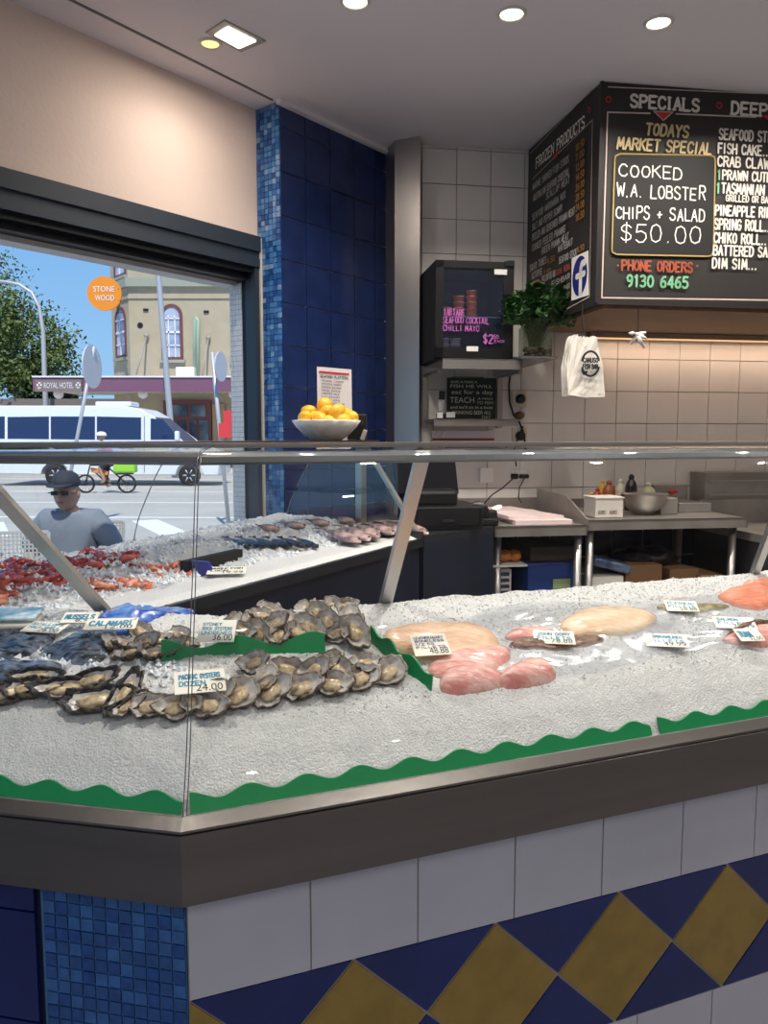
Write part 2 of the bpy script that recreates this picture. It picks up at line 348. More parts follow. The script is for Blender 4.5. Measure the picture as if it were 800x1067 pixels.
# ceiling trims: cornice along the pillar and a joint line
bm = bmesh.new(); prism(bm, [A+nW*.03-dW*.02, BLUEEND+nW*.03, BLUEEND, A-dW*.02], CEIL-.022, CEIL-.001); struct('trim_4', bm, CEILM)
ja, jb = hz(75, 0, 3), hz(284, 104, 3); bm = bmesh.new(); dj = (jb-ja); bar(bm, ja-dj*3-Z3*.002, jb-Z3*.002, .012, .004); struct('trim_5', bm, mat('joint_grey', (120, 116, 120), .8))

# ------------------------------------------------------------------ downlights
LAMPC = (1, .93, .84)
EMI = mat('lamp_diffuser', (255, 246, 226), .5, emit=5)
EMIY = mat('warm_diffuser', (255, 236, 150), .5, emit=1.3)
RIM = mat('lamp_rim', (214, 208, 198), .35)
def downlight(p, label, r=.042, em=EMI, watts=None, group='round ceiling downlights'):
    t = empty('downlight', p, label, 'light', group)
    bm = bmesh.new(); lathe(bm, [(r+.013, 0), (r+.013, -.004), (r+.006, -.009), (r, -.005), (r, 0)], seg=28); mesh('rim', bm, RIM, t, True, local=True)
    bm = bmesh.new(); lathe(bm, [(0, -.0035), (r*.6, -.0035), (r, -.003)], seg=28); mesh('diffuser', bm, em, t, False, local=True)
    if watts is None: watts = DOWN_W
    if watts:
        l = bpy.data.lights.new('lamp', 'AREA'); l.shape = 'DISK'; l.size = .07; l.energy = watts; l.color = LAMPC; l.spread = math.radians(140)
        o = bpy.data.objects.new('lamp', l); COL.objects.link(o); o.parent = t; o.location = (0, 0, -.012)
    return t
pd = [hz(370, 1, CEIL), hz(533, 14, CEIL), hz(686, 23, CEIL)]
downlight(pd[0], 'round downlight at the top edge above the steel column, cut by the frame')
downlight(pd[1], 'round downlight in the middle, above and left of the menu board')
downlight(pd[2], 'round downlight nearest to the menu board, above its specials panel')
st = pd[1]-pd[0]
downlight(pd[2]+st, 'round downlight out of view right of the others')
downlight(pd[2]+st*2.2, 'round downlight out of view far right')
downlight(hz(219, 45, CEIL), 'small yellowish round downlight beside the square ceiling light', .034, EMIY, 1.2)
for yy in (1.25, -1.0, -2.4):
    for k in range(5):
        if (k, yy) == (0, 1.25): continue
        downlight(Vector((-1.9+k*1.25, yy+.12*k, CEIL)), 'round downlight behind the viewer over the customer side' if yy < 0 else 'round downlight over the display case above the frame', group='round ceiling downlights out of view', watts=DOWN_W*(1.1 if yy > 0 else .55))
sq = [hz(x, y, CEIL) for x, y in ((214, 33), (234, 20), (277, 42), (251, 53))]
t = empty('square_ceiling_light', sum(sq, Vector())/4, 'square recessed ceiling light with metal frame above the window', 'light')
c = sum(sq, Vector())/4; bm = bmesh.new(); extrude_poly(bm, [c+(q-c)*1.0 for q in sq], Vector((0, 0, -.006))); mesh('frame', bm, mat('light_frame', (170, 166, 160), .4, .4), t)
bm = bmesh.new(); extrude_poly(bm, [c+(q-c)*.68-Z3*.006 for q in sq], Vector((0, 0, -.004))); mesh('diffuser', bm, EMI, t)
l = bpy.data.lights.new('lamp', 'AREA'); l.size = .12; l.energy = 6; l.color = (1, .88, .76); ol = bpy.data.objects.new('lamp', l); COL.objects.link(ol); ol.parent = t; ol.location = (0, 0, -.02)

# ================================================================== THE FRONT DISPLAY CASE (two runs meeting at a corner)
C0 = Vector((-.32, 1.178)); BZ = .833
SEC = {}
for k, dg, sg in (('R', 69, -1), ('L', -78.5, 1)):
    d = dirv(dg); SEC[k] = (d, Vector((d.y, -d.x))*sg if (Vector((d.y, -d.x))*sg).y > 0 else Vector((d.y, -d.x))*-sg)
HALF = SEC['R'][1].angle(SEC['L'][1])/2; TM = math.tan(HALF); LEN = {'R': 2.1, 'L': 1.22}
def cp(k, s, w, z):
    d, n = SEC[k]; q = C0 + d*(s + w*TM*(1-s/LEN[k])) + n*w; return Vector((q.x, q.y, z))
def sweep(bm, k, prof, ss, mi=0, closed=True, caps=True):
    rows = [[bm.verts.new(cp(k, s, w, z)) for w, z in prof] for s in ss]; n = len(prof)
    for a, b in zip(rows, rows[1:]):
        for i in range(n if closed else n-1): bm.faces.new((a[i], a[(i+1) % n], b[(i+1) % n], b[i])).material_index = mi
    if closed and caps: bm.faces.new(rows[0]).material_index = mi; bm.faces.new(rows[-1][::-1]).material_index = mi
case = empty('seafood_display_case', (C0.x, C0.y, 0), 'glass fronted seafood display counter with steel band and blue, gold and white tiles', 'display counter')
def part(n, bm, m, p=case, s=False): return mesh(n, bm, m, p, s)
# body and tiles
bm = bmesh.new()
for k in 'RL': sweep(bm, k, [(-.004, .0), (-.004, .80), (.50, .80), (.50, .0)], [0, LEN[k]])
part('counter_body', bm, NAVYP)
GOLD = mat('gold_tile', (140, 116, 52), .25, var=.16, scale=16); NAVY2 = mat('deep_navy_tile', (10, 32, 98), .2, var=.2, scale=8); TWF = mat('front_white_tile', (176, 178, 192), .22, var=.05, scale=5)
dR, nR = SEC['R']; dL, nL = SEC['L']; oR = cp('R', 0, -.004, 0); nRo = v3(-nR); nLo = v3(-nL)
bm = bmesh.new(); tilegrid(bm, oR, v3(dR), Z3, nRo, [.0]+rng(.205, .2, 9), [.535, .735], .003, .008, tilt=.0003)
part('white_tiles', bm, TWF)
bm = bmesh.new(); tilegrid(bm, oR, v3(dR), Z3, nRo, [.0]+rng(.105, .2, 9), [.053, .253], .003, .008); part('lower_white_tiles', bm, TWF)
def dia(bm, pts, mi):
    P3 = [oR + v3(dR)*s + Z3*z for s, z in pts]; c = sum(P3, Vector())/len(P3)
    P3 = [c+(p-c)*(1-.003/(p-c).length*1.2) for p in P3]; extrude_poly(bm, P3, nRo*.008, mi)
bg_, bn_ = bmesh.new(), bmesh.new(); hd = .1414
for i in range(7):
    s = i*.283; zc = .394
    if i: dia(bg_, [(s, zc+hd), (s+hd, zc), (s, zc-hd), (s-hd, zc)], 0)
    else: dia(bg_, [(0, zc+hd), (hd, zc), (0, zc-hd)], 0)
    dia(bn_, [(s, zc+hd), (s+hd, zc), (s+2*hd, zc+hd)], 0); dia(bn_, [(s, zc-hd), (s+2*hd, zc-hd), (s+hd, zc)], 0)
part('gold_diamond_tiles', bg_, GOLD); part('navy_triangle_tiles', bn_, NAVY2)
bm = bmesh.new(); extrude_poly(bm, [oR+Z3*z+v3(dR)*s for s, z in ((0, 0), (0, .8), (1.95, .8), (1.95, 0))], nRo*.005); part('tile_backing', bm, GROUT)
oL = cp('L', 0, -.004, 0)
bm = bmesh.new(); tilegrid(bm, oL, v3(dL), Z3, nLo, rng(0, .0234, 11), rng(0, .0234, 31), .0026, .007, [0, 0, 0, 1, 2, 2, 1], .0006); part('corner_mosaic', bm, [MOS[2], MOS[0], mat('mosaic_e', (30, 78, 148), .2, var=.3, scale=60)])
bm = bmesh.new(); extrude_poly(bm, [oL+Z3*z+v3(dL)*s for s, z in ((0, 0), (0, .8), (.262, .8), (.262, 0))], nLo*.004); part('mosaic_backing', bm, mat('mosaic_grout', (64, 108, 150), .8))
bm = bmesh.new(); tilegrid(bm, oL, v3(dL), Z3, nLo, rng(.27, .2, 4), rng(.055, .2, 3)+[.73], .004, .009); part('navy_tiles', bm, NAVY2)
# steel band, ledge and back face
bm = bmesh.new()
for k in 'RL': sweep(bm, k, [(-.034, .712), (-.036, .830), (-.030, .8335), (-.002, .8335), (-.002, .712)], [0, LEN[k]])
part('steel_band', bm, STEELB)
bm = bmesh.new()
for k in 'RL': sweep(bm, k, [(-.036, .8338), (-.036, .838), (-.012, .849), (-.0105, .849), (-.0105, .8338)], [0, LEN[k]])
part('band_ledge', bm, mat('ledge_steel', (128, 124, 120), .3, .95, bump=.05, bscale=40))
bm = bmesh.new()
for k in 'RL': sweep(bm, k, [(-.010, .833), (-.010, .846), (-.002, .8465), (.008, .84), (.008, .833)], [.004, LEN[k]])
part('glass_channel', bm, STEEL)
bm = bmesh.new()
for k in 'RL': sweep(bm, k, [(.0, .80), (.0, .832), (.50, .832), (.50, 1.03), (.506, 1.03), (.506, .80)], [0, LEN[k]])
part('ice_tray', bm, DARKST)
# curved panes
GP = [(0, .84), (.045, .93), (.098, 1.085), (.140, 1.20), (.172, 1.30), (.190, 1.355), (.203, 1.385), (.218, 1.404), (.238, 1.417), (.265, 1.424), (.32, 1.428), (.42, 1.432)]
def refine(p, n=4):
    out = []
    for i in range(len(p)-1):
        a0 = p[max(i-1, 0)]; a, b = p[i], p[i+1]; b1 = p[min(i+2, len(p)-1)]
        for k in range(n):
            t = k/n; out.append(tuple(.5*((2*a[j])+(-a0[j]+b[j])*t+(2*a0[j]-5*a[j]+4*b[j]-b1[j])*t*t+(-a0[j]+3*a[j]-3*b[j]+b1[j])*t**3) for j in (0, 1)))
    return out+[p[-1]]
GPf = refine(GP)
def pane(k, s0, s1):
    bm = bmesh.new(); prof = GPf; inner = [(w+.006 if z < 1.41 else w, z-.006 if z >= 1.38 else z) for w, z in prof]
    sweep(bm, k, prof, [s0, (s0+s1)/2, s1], closed=False); return part('glass_pane', bm, GLASS, s=True)
pane('R', .003, 1.0); pane('R', 1.003, 2.0); pane('L', .003, 1.0)
EDGE = glassmat('glass_edge', (.35, .42, .40), .25, .1)
bm = bmesh.new()
for k in 'RL':
    for s in (.003,): tube(bm, [cp(k, s, w, z) for w, z in GPf], .0010, 6)
part('glass_joint', bm, mat('joint_steel', (110, 116, 118), .25, .6))
bm = bmesh.new()
for k in 'RL': sweep(bm, k, [(.418, 1.428), (.418, 1.438), (.440, 1.4385), (.440, 1.428)], [0, LEN[k]*.99])
part('top_rail', bm, STEEL)
def strut(k, top, bot, wt=.255, wb_=.475):
    d, n = SEC[k]; a = hv(*top, cp(k, .5, wt, 0), d); b = hv(*bot, cp(k, .5, wb_, 0), d)
    # run the same way the others do, from the top glass down to the back edge of the ice tray
    bm = bmesh.new(); a = Vector((a.x, a.y, 1.418)); dd = (b-a); b = a + dd*((1.418-.98)/(1.418-b.z)) if b.z > .98 else b
    bar(bm, a, b, .030, .014, up=v3(n)); part('strut', bm, ALU)
strut('R', (441, 482), (403, 622)); strut('R', (832, 515), (786, 597)); strut('L', (-40, 482), (86, 612))
bm = bmesh.new()
for k in 'RL': sweep(bm, k, [(.236, 1.398), (.226, 1.403), (.232, 1.4135), (.262, 1.421), (.285, 1.4225), (.285, 1.398)], [0, LEN[k]*.99])
part('reflection_channel', bm, mat('reflection_grey', (88, 92, 95), .35, .6))  # grey body added under the glass bend, imitating its strong reflection
# a sweep of the ice bed's height
IP = [(.012, .835), (.022, .862), (.06, .905), (.10, .940), (.135, .962), (.19, .985), (.30, 1.017), (.42, 1.045), (.475, 1.055), (.497, 1.03)]
def zprof(w):
    if w <= IP[0][0]: return IP[0][1]
    for a, b in zip(IP, IP[1:]):
        if w <= b[0]: return a[1]+(b[1]-a[1])*(w-a[0])/(b[0]-a[0])
    return IP[-1][1]
def wof(x, y):
    p = Vector((x, y))-C0; return min(p.dot(nR), p.dot(nL))
def nz(x, y, f, seed=0): return noise.noise(Vector((x*f, y*f, seed)))
def zbed(x, y): return zprof(wof(x, y)) + .006*nz(x, y, 9) + .003*nz(x, y, 28, 3)
def onbed(x, y, lift=0):
    z = 1.0
    for _ in range(25): p = hz(x, y, z); z = .5*z + .5*(zbed(p.x, p.y)+lift)
    return hz(x, y, z)
def ice_grid(k, L0, L1, ns, nw):
    bm = bmesh.new(); rows = []
    ws = []
    for i in range(nw+1):
        t = i/nw; ws.append(.012 + (.497-.012)*t)
    for i in range(ns+1):
        s = L0+(L1-L0)*i/ns; row = []
        for w in ws:
            p = cp(k, s, w, 0); z = zbed(p.x, p.y) + (.0022*nz(p.x, p.y, 110, 5) + .0016*nz(p.x, p.y, 240, 8))
            q = cp(k, s, w, z); fr = max(0, 1-w/.12)
            q.x += .0015*nz(p.x, z*2, 200)*1; q.y += -.002*fr*nz(p.x, z, 180, 2)
            row.append(bm.verts.new(q))
        rows.append(row)
    for a, b in zip(rows, rows[1:]):
        for j in range(nw): bm.faces.new((a[j], a[j+1], b[j+1], b[j]))
    skirt = [bm.verts.new((r[0].co.x, r[0].co.y, .834)) for r in rows]; sk2 = [bm.verts.new((r[-1].co.x, r[-1].co.y, .834)) for r in rows]
    for i in range(ns):
        bm.faces.new((rows[i][0], rows[i+1][0], skirt[i+1], skirt[i])); bm.faces.new((rows[i][-1], sk2[i], sk2[i+1], rows[i+1][-1]))
    return bm
stuff(setp(mesh('crushed_ice', ice_grid('R', 0, 2.06, 540, 130), ICE, None, True), 'bed of crushed white ice in the right run of the case', 'ice'))
stuff(setp(mesh('crushed_ice', ice_grid('L', 0, 1.2, 300, 120), ICE, None, True), 'bed of crushed white ice in the left run of the case', 'ice'))
def chips(name, pts, r0, r1, m, label, flat=.8):
    bm = bmesh.new(); base = [Vector(v) for v in ((1, 0, -.4), (-.5, .87, -.3), (-.6, -.8, -.4), (.2, .1, .9), (.5, .6, .3))]
    for p in pts:
        r = random.uniform(r0, r1); M = Matrix.Rotation(random.uniform(0, 6.28), 3, 'Z') @ Matrix.Rotation(random.uniform(-.8, .8), 3, 'X')
        v = [bm.verts.new(Vector(p)+(M @ (b*r*random.uniform(.7, 1.2)))) for b in base]
        for f in ((0, 1, 4), (0, 4, 3), (1, 3, 4), (1, 2, 3), (2, 0, 3), (0, 2, 1)): bm.faces.new([v[i] for i in f])
    o = mesh(name, bm, m); stuff(setp(o, label, 'ice')); return o
pts = []
for _ in range(6400):
    k = random.choice('RRRL'); s = random.uniform(0, 2.0 if k == 'R' else .9); w = random.uniform(.10, .49); p = cp(k, s, w, 0); pts.append((p.x, p.y, zbed(p.x, p.y)+.0005))
chips('ice_chips', pts, .0018, .0042, ICE, 'loose crushed ice chips scattered over the front ice bed')
# ================================================================== SEAFOOD IN THE FRONT CASE
def catmull(P, n=5):
    out = []; N = len(P)
    for i in range(N):
        p0, p1, p2, p3 = P[i-1], P[i], P[(i+1) % N], P[(i+2) % N]
        for k in range(n):
            t = k/n; out.append(.5*((2*p1)+(-p0+p2)*t+(2*p0-5*p1+4*p2-p3)*t*t+(-p0+3*p1-3*p2+p3)*t**3))
    return out
def dome(name, px, th, m, label=None, cat=None, parent=None, fn=None, rings=7, jit=.25, on=None, zf=None, lift=0, freq=22, group=None, flat=.5):
    on = on or onbed; zf = zf or zbed
    P = catmull([Vector(on(*p)[:2]) for p in px], 4); c = sum(P, Vector((0, 0)))/len(P); bm = bmesh.new(); R_ = []
    for r in range(rings+1):
        t = 1-r/rings; ring = []
        for q in P:
            p = c+(q-c)*t; h = th*min(1, (1-t**2.6)**flat)*(1+jit*nz(p.x, p.y, freq, 4)) + .0018*nz(p.x, p.y, 90, 6)*(1-t)
            ring.append(bm.verts.new((p.x, p.y, zf(p.x, p.y)+h+lift)))
            if r == rings: break
        R_.append(ring)
    base = [bm.verts.new((q.x, q.y, zf(q.x, q.y)-.006+lift)) for q in P]; n = len(P)
    for i in range(n): bm.faces.new((base[i], base[(i+1) % n], R_[0][(i+1) % n], R_[0][i]))
    for a, b in zip(R_, R_[1:]):
        for i in range(n):
            if len(b) == 1: bm.faces.new((a[i], a[(i+1) % n], b[0]))
            else: bm.faces.new((a[i], a[(i+1) % n], b[(i+1) % n], b[i]))
    o = mesh(name, bm, m, parent, True, center=True)
    return setp(o, label, cat, group)
def flesh(name, c, c2, scale=14, st=(1, 3, 1), rough=.25): return mat(name, c, rough, 0, c2=c2, scale=scale*1.6, bump=.5, bscale=34, stretch=st, sss=.12, coat=.35)
PINK = flesh('pink_flesh', (238, 196, 186), (214, 140, 132)); PEACH = flesh('peach_flesh', (238, 206, 176), (228, 182, 148)); PALE = flesh('pale_flesh', (236, 212, 184), (226, 192, 158))
BROWNF = flesh('brown_skin', (140, 104, 84), (84, 62, 54), 30); SALM = flesh('salmon_flesh', (244, 128, 92), (232, 160, 130), 26, (1, 5, 1)); OLIVE = flesh('olive_skin', (176, 166, 122), (130, 118, 90), 30)
# clear plastic sheet on the ice under the fillets
def film(px, label, lift=.004, amp=.004, m=FILM):
    P = catmull([Vector(onbed(*p)[:2]) for p in px], 4); c = sum(P, Vector((0, 0)))/len(P); bm = bmesh.new(); prev = None
    for r in range(26):
        t = 1-r/26; ring = []
        for q in P:
            p = c+(q-c)*t; ring.append(bm.verts.new((p.x, p.y, zbed(p.x, p.y)+lift+amp*(abs(nz(p.x*1.0, p.y*2.4, 14, 2))*1.6-.2)+.0012*nz(p.x, p.y, 60))))
        if prev:
            for i in range(len(ring)): bm.faces.new((prev[i], prev[(i+1) % len(ring)], ring[(i+1) % len(ring)], ring[i]))
        prev = ring
    bm.faces.new(prev)
    return setp(mesh('plastic_sheet', bm, m, None, True, center=True), label, 'plastic sheet')
film([(458, 668), (480, 650), (520, 634), (580, 628), (640, 632), (700, 640), (700, 655), (680, 684), (640, 698), (590, 704), (540, 706), (500, 690)], 'wrinkled clear plastic sheet on the ice under the large pale fillets')
film([(640, 640), (690, 628), (740, 622), (812, 618), (830, 650), (830, 668), (760, 676), (690, 684), (650, 670)], 'wrinkled clear plastic sheet under the salmon, cut by the right edge')
FIL = [
 ([(400, 668), (408, 656), (444, 650), (490, 652), (508, 668), (500, 686), (462, 690), (426, 684)], .012, PEACH, 'flat peach coloured fish fillet under the handwritten tag beside the green wave divider'),
 ([(440, 680), (470, 652), (505, 655), (520, 672), (508, 686), (470, 692)], .016, PEACH, 'peach fish fillet behind the pink ones, right of the handwritten tag'),
 ([(446, 694), (484, 676), (525, 674), (530, 690), (500, 706), (462, 708)], .013, PINK, 'pink fish fillet in the middle of the heap below the handwritten tag'),
 ([(458, 712), (466, 702), (500, 700), (530, 708), (520, 717), (484, 724), (462, 722)], .022, PINK, 'pale pink fillet end nearest the glass beside the green wave divider'),
 ([(516, 714), (530, 700), (552, 690), (575, 697), (578, 708), (560, 715), (530, 718)], .024, PINK, 'thick rounded pink fillet at the front right end of the heap'),
 ([(530, 674), (560, 664), (625, 664), (618, 672), (570, 678)], .009, BROWNF, 'dark brown skinned fish fillet under a price tag on the plastic sheet'),
 ([(526, 664), (548, 655), (578, 658), (560, 668), (536, 668)], .008, PINK, 'small pinkish fillet tip showing behind the dark skinned fillet'),
 ([(582, 652), (600, 640), (640, 634), (675, 638), (684, 648), (668, 658), (620, 664), (590, 662)], .015, PALE, 'large pale orange fish fillet lying flat on the plastic sheet'),
 ([(684, 634), (700, 630), (752, 631), (758, 634), (735, 638), (700, 638)], .007, OLIVE, 'olive skinned fillet with a price tag lying behind the pale fillet'),
 ([(748, 622), (765, 615), (812, 612), (820, 626), (795, 636), (765, 632)], .018, SALM, 'orange salmon fillet at the right edge, white fat lines across it'),
 ([(770, 615), (790, 609), (825, 609), (825, 617), (790, 619)], .026, SALM, 'second salmon fillet lying behind the first at the right edge'),
 ([(752, 668), (775, 656), (820, 650), (840, 664), (820, 674), (780, 673)], .013, PINK, 'pink fillet with dark skin edge at the right edge in front of the salmon'),
 ([(756, 664), (775, 654), (815, 648), (800, 656), (775, 662)], .017, BROWNF, 'strip of dark fish skin along the back of the right edge pink fillet')]
for px, th, m, lb in FIL: dome('fish_fillet', px, th, m, lb, 'fish fillet', group='fish fillets in the case', lift=.003)
# wavy green dividers
def divider(pts, hts, wave, amp, label, th=.004, lean=None):
    """upright strip following pts (3d base line) with a scalloped top"""
    bm = bmesh.new(); L = 0; acc = [0]
    for a, b in zip(pts, pts[1:]): acc.append(acc[-1]+(b-a).length)
    n = max(30, int(acc[-1]/.006)); F_, B_ = [], []
    for i in range(n+1):
        s = acc[-1]*i/n; k = max(j for j in range(len(acc)-1) if acc[j] <= s+1e-9); t = (s-acc[k])/(acc[k+1]-acc[k]); p = pts[k].lerp(pts[k+1], t)
        d = (pts[k+1]-pts[k]).normalized(); nn = Vector((d.y, -d.x, 0)).normalized(); nn = nn if nn.y < 0 else -nn
        q = abs(math.sin(math.pi*s/wave)); h = hts + amp*(math.cos(2*math.pi*s/wave)); ln = (lean or 0)
        top = p + Z3*h - nn*ln*h
        F_.append((bm.verts.new(p+nn*th/2), bm.verts.new(top+nn*th/2))); B_.append((bm.verts.new(p-nn*th/2), bm.verts.new(top-nn*th/2)))
    for i in range(n):
        bm.faces.new((F_[i][0], F_[i+1][0], F_[i+1][1], F_[i][1])); bm.faces.new((B_[i][0], B_[i][1], B_[i+1][1], B_[i+1][0]))
        bm.faces.new((F_[i][1], F_[i+1][1], B_[i+1][1], B_[i][1])); bm.faces.new((F_[i][0], B_[i][0], B_[i+1][0], F_[i+1][0]))
    bm.faces.new((F_[0][0], F_[0][1], B_[0][1], B_[0][0])); bm.faces.new((F_[-1][0], B_[-1][0], B_[-1][1], F_[-1][1]))
    return setp(mesh('green_divider', bm, GREEN, None, False, center=True), label, 'divider', 'green wave edged dividers')
def seg(k, s0, s1, w, z): return [cp(k, s0+(s1-s0)*i/6, w, z) for i in range(7)]
divider(seg('R', .008, .933, .0095, .842), .024, .098, .0065, 'long wavy green divider along the foot of the right pane', .003, .42)
divider(seg('R', .955, 1.75, .0095, .842), .024, .098, .0065, 'wavy green divider along the glass foot cut by the right edge', .003, .42)
divider(seg('L', .008, .62, .0095, .842), .024, .098, -.0065, 'wavy green divider along the foot of the left pane', .003, .42)
a, b = onbed(168, 690), onbed(339, 680); divider([a-Z3*.006, b-Z3*.006], .038, .15, .010, 'wavy green strip standing between the two rows of oysters', .004, .3)
a, b, c = onbed(384, 668), onbed(414, 694), onbed(449, 720); divider([a-Z3*.010, b-Z3*.004, c-Z3*.006], .038, .075, .006, 'wavy green strip running front to back between oysters and fillets', .004, .15)

# oysters
SHELLO = mat('oyster_shell_outer', (126, 114, 102), .7, c2=(48, 42, 40), scale=70, bump=.8, bscale=90)
NACRE = mat('oyster_nacre', (222, 220, 216), .22, c2=(168, 162, 160), scale=45, bump=.2, bscale=60, coat=.3)
SHRIM = mat('oyster_rim', (176, 166, 154), .5, c2=(74, 66, 60), scale=70, bump=.5, bscale=120)
OMEAT = mat('oyster_meat', (218, 200, 164), .15, c2=(172, 148, 116), scale=60, bump=.4, bscale=60, sss=.1, coat=.6)
def oyster_meshes(seed, L=.078, Wd=.056, dark=False):
    rnd = random.Random(seed); bm = bmesh.new(); N = 30; rings = []
    ph = [rnd.uniform(0, 6.28) for _ in range(4)]
    def rad(a):
        r = 1 + .14*math.cos(a-.2) + .09*math.sin(3*a+ph[0]) + .06*math.sin(7*a+ph[1]) + .04*math.sin(13*a+ph[2])
        if abs(((a-math.pi) + math.pi) % (2*math.pi) - math.pi) < .6: r *= 1.08
        return r
    prof = [(0, -.012), (.35, -.0115), (.6, -.009), (.78, -.004), (.9, .002), (1.0, .005)]
    for t, z in prof:
        if t == 0: rings.append([bm.verts.new((0, 0, z))]); continue
        ring = []
        for k in range(N):
            a = 2*math.pi*k/N; r = rad(a)*t if t > .5 else t; zz = z + (t**3)*(.0035*math.sin(5*a+ph[3])+.0025*math.sin(11*a+ph[0]))
            ring.append(bm.verts.new((L/2*r*math.cos(a), Wd/2*r*math.sin(a), zz)))
        rings.append(ring)
    for j in range(1, len(rings)):
        a, b = rings[j-1], rings[j]
        for k in range(N):
            f = bm.faces.new((a[0], b[k], b[(k+1) % N]) if len(a) == 1 else (a[k], b[k], b[(k+1) % N], a[(k+1) % N])); f.material_index = 0 if j < 4 else (0 if (j == 4 and not dark) else 2)
    prev = rings[-1]
    for t, z in ((1.03, -.001), (.92, -.009), (.7, -.017), (.35, -.022), (0, -.024)):
        if t == 0:
            q = bm.verts.new((0, 0, z))
            for k in range(N): bm.faces.new((prev[k], q, prev[(k+1) % N])).material_index = 1
            break
        ring = [bm.verts.new((L/2*rad(2*math.pi*k/N)*t*math.cos(2*math.pi*k/N)*(1+.03*rnd.random()), Wd/2*rad(2*math.pi*k/N)*t*math.sin(2*math.pi*k/N), z+.002*rnd.random())) for k in range(N)]
        for k in range(N): bm.faces.new((prev[k], ring[k], ring[(k+1) % N], prev[(k+1) % N])).material_index = 1
        prev = ring
    sh = bpy.data.meshes.new('oyster_shell'); bm.normal_update(); bm.to_mesh(sh); bm.free()
    for m in (NACRE, SHELLO, SHRIM if not dark else mat('dark_shell_rim', (42, 44, 52), .5, c2=(16, 16, 20), scale=60, bump=.9, bscale=80)): sh.materials.append(m)
    bm = bmesh.new(); ball(bm, (.002, 0, -.0065), 1, (L*.25, Wd*.24, .0085), 3, jit=.35)
    for v in bm.verts: v.co.z += .0016*noise.noise(v.co*160+Vector((seed, 0, 0))); v.co.xy += Vector((.003*noise.noise(v.co*60), .003*noise.noise(v.co*70+Vector((3, 3, 3)))))
    me = bpy.data.meshes.new('oyster_meat'); bm.to_mesh(me); bm.free(); me.materials.append(OMEAT)
    for q in (sh, me):
        for p in q.polygons: p.use_smooth = True
    return sh, me
OY = [oyster_meshes(i) for i in range(5)]; OYD = [oyster_meshes(20+i, .13, .055, True) for i in range(3)]
def oyster(p, rz, tilt, roll, v, sc, label, group, bank=OY):
    sc *= 1.13 if bank is OY else 1.08
    t = empty('oyster', p, label, 'oyster', group); t.rotation_euler = (tilt, roll, rz); t.rotation_mode = 'XYZ'; t.scale = (sc, sc, sc)
    M = Matrix.Rotation(tilt, 4, 'X') @ Matrix.Rotation(rz, 4, 'Z') @ Matrix.Rotation(roll, 4, 'Y'); t.rotation_euler = M.to_euler()
    for n, me in zip(('shell', 'meat'), bank[v % len(bank)]): o = bpy.data.objects.new(n, me); COL.objects.link(o); o.parent = t
ORD = ['first', 'second', 'third', 'fourth', 'fifth', 'sixth', 'seventh', 'eighth', 'ninth', 'tenth', 'eleventh', 'twelfth']
row = [(403, 703, .92), (373, 708, .95), (343, 713, .9), (312, 718, .9), (280, 723, .95), (246, 726, .95), (214, 735, .88), (182, 738, .88), (154, 737, .8)]
for i, (x, y, sc) in enumerate(row):
    oyster(onbed(x, y-2, .016), random.uniform(-.5, .5)+(.9 if i == 0 else .2), .62+random.uniform(-.1, .15), random.uniform(-.2, .2), i, sc, f'opened grey oyster at the front of the lower row, {ORD[i]} from its right end', 'oysters in the lower front row')
row2 = [(380, 690, .7), (338, 690, .75), (324, 700, .8), (299, 697, .8), (275, 708, .72), (262, 690, .7), (352, 698, .85), (224, 720, .7), (198, 728, .6)]
for i, (x, y, sc) in enumerate(row2):
    oyster(onbed(x, y, .022), random.uniform(-1.2, 1.2), .5+random.uniform(-.2, .4), random.uniform(-.4, .4), i+2, sc, f'smaller oyster leaning behind the lower row, {ORD[i]} one set down', 'oysters leaning behind the lower row')
for o in [q for q in COL.objects if q.get('group') == 'oysters leaning behind the lower row']: o['label'] = 'smaller grey oyster leaning behind the lower row, partly covered by the front ones'
heap = [(261, 645, .8), (282, 636, .8), (283, 650, .8), (301, 646, .75), (290, 660, .75), (321, 652, .85), (317, 634, .7), (334, 629, .8), (341, 648, .8), (348, 632, .75), (364, 642, .95), (369, 656, .95), (355, 652, .7), (267, 659, .8), (333, 639, .8), (350, 660, .7), (310, 657, .8), (252, 656, .6), (241, 650, .6), (360, 631, .6), (272, 640, .6)]
for i, (x, y, sc) in enumerate(heap):
    oyster(onbed(x, y, .020+.006*(i % 3)), random.uniform(-1.5, 1.5), .55+random.uniform(-.3, .5), random.uniform(-.5, .5), i, sc, 'small open rock oyster heaped behind the green strip', 'rock oysters heaped behind the green strip')
lh = [(146, 657, .7), (162, 667, .7), (183, 660, .7), (148, 672, .75), (133, 670, .7), (176, 675, .7), (119, 669, .7), (192, 668, .6), (160, 680, .6), (132, 679, .7)]
for i, (x, y, sc) in enumerate(lh):
    oyster(onbed(x, y, .016), random.uniform(-.5, .5), .35+random.uniform(-.2, .3), random.uniform(-.4, .4), i+1, sc, 'small oyster in the pile left of the green strip, beside the blue packs', 'oysters left of the green strip')
dk = [(128, 722, .75, 1.2), (96, 728, 1.0, .05), (64, 716, .85, .2), (92, 708, .75, .15), (28, 716, .85, 0), (34, 704, .7, .1), (2, 722, .85, .3), (132, 735, .55, .8)]
for i, (x, y, sc, rz) in enumerate(dk):
    oyster(onbed(x, y, .018), rz, .45+random.uniform(-.1, .2), random.uniform(-.2, .2), i, sc, 'large black edged shellfish opened flat at far left of the lower row', 'large black edged shellfish', OYD)

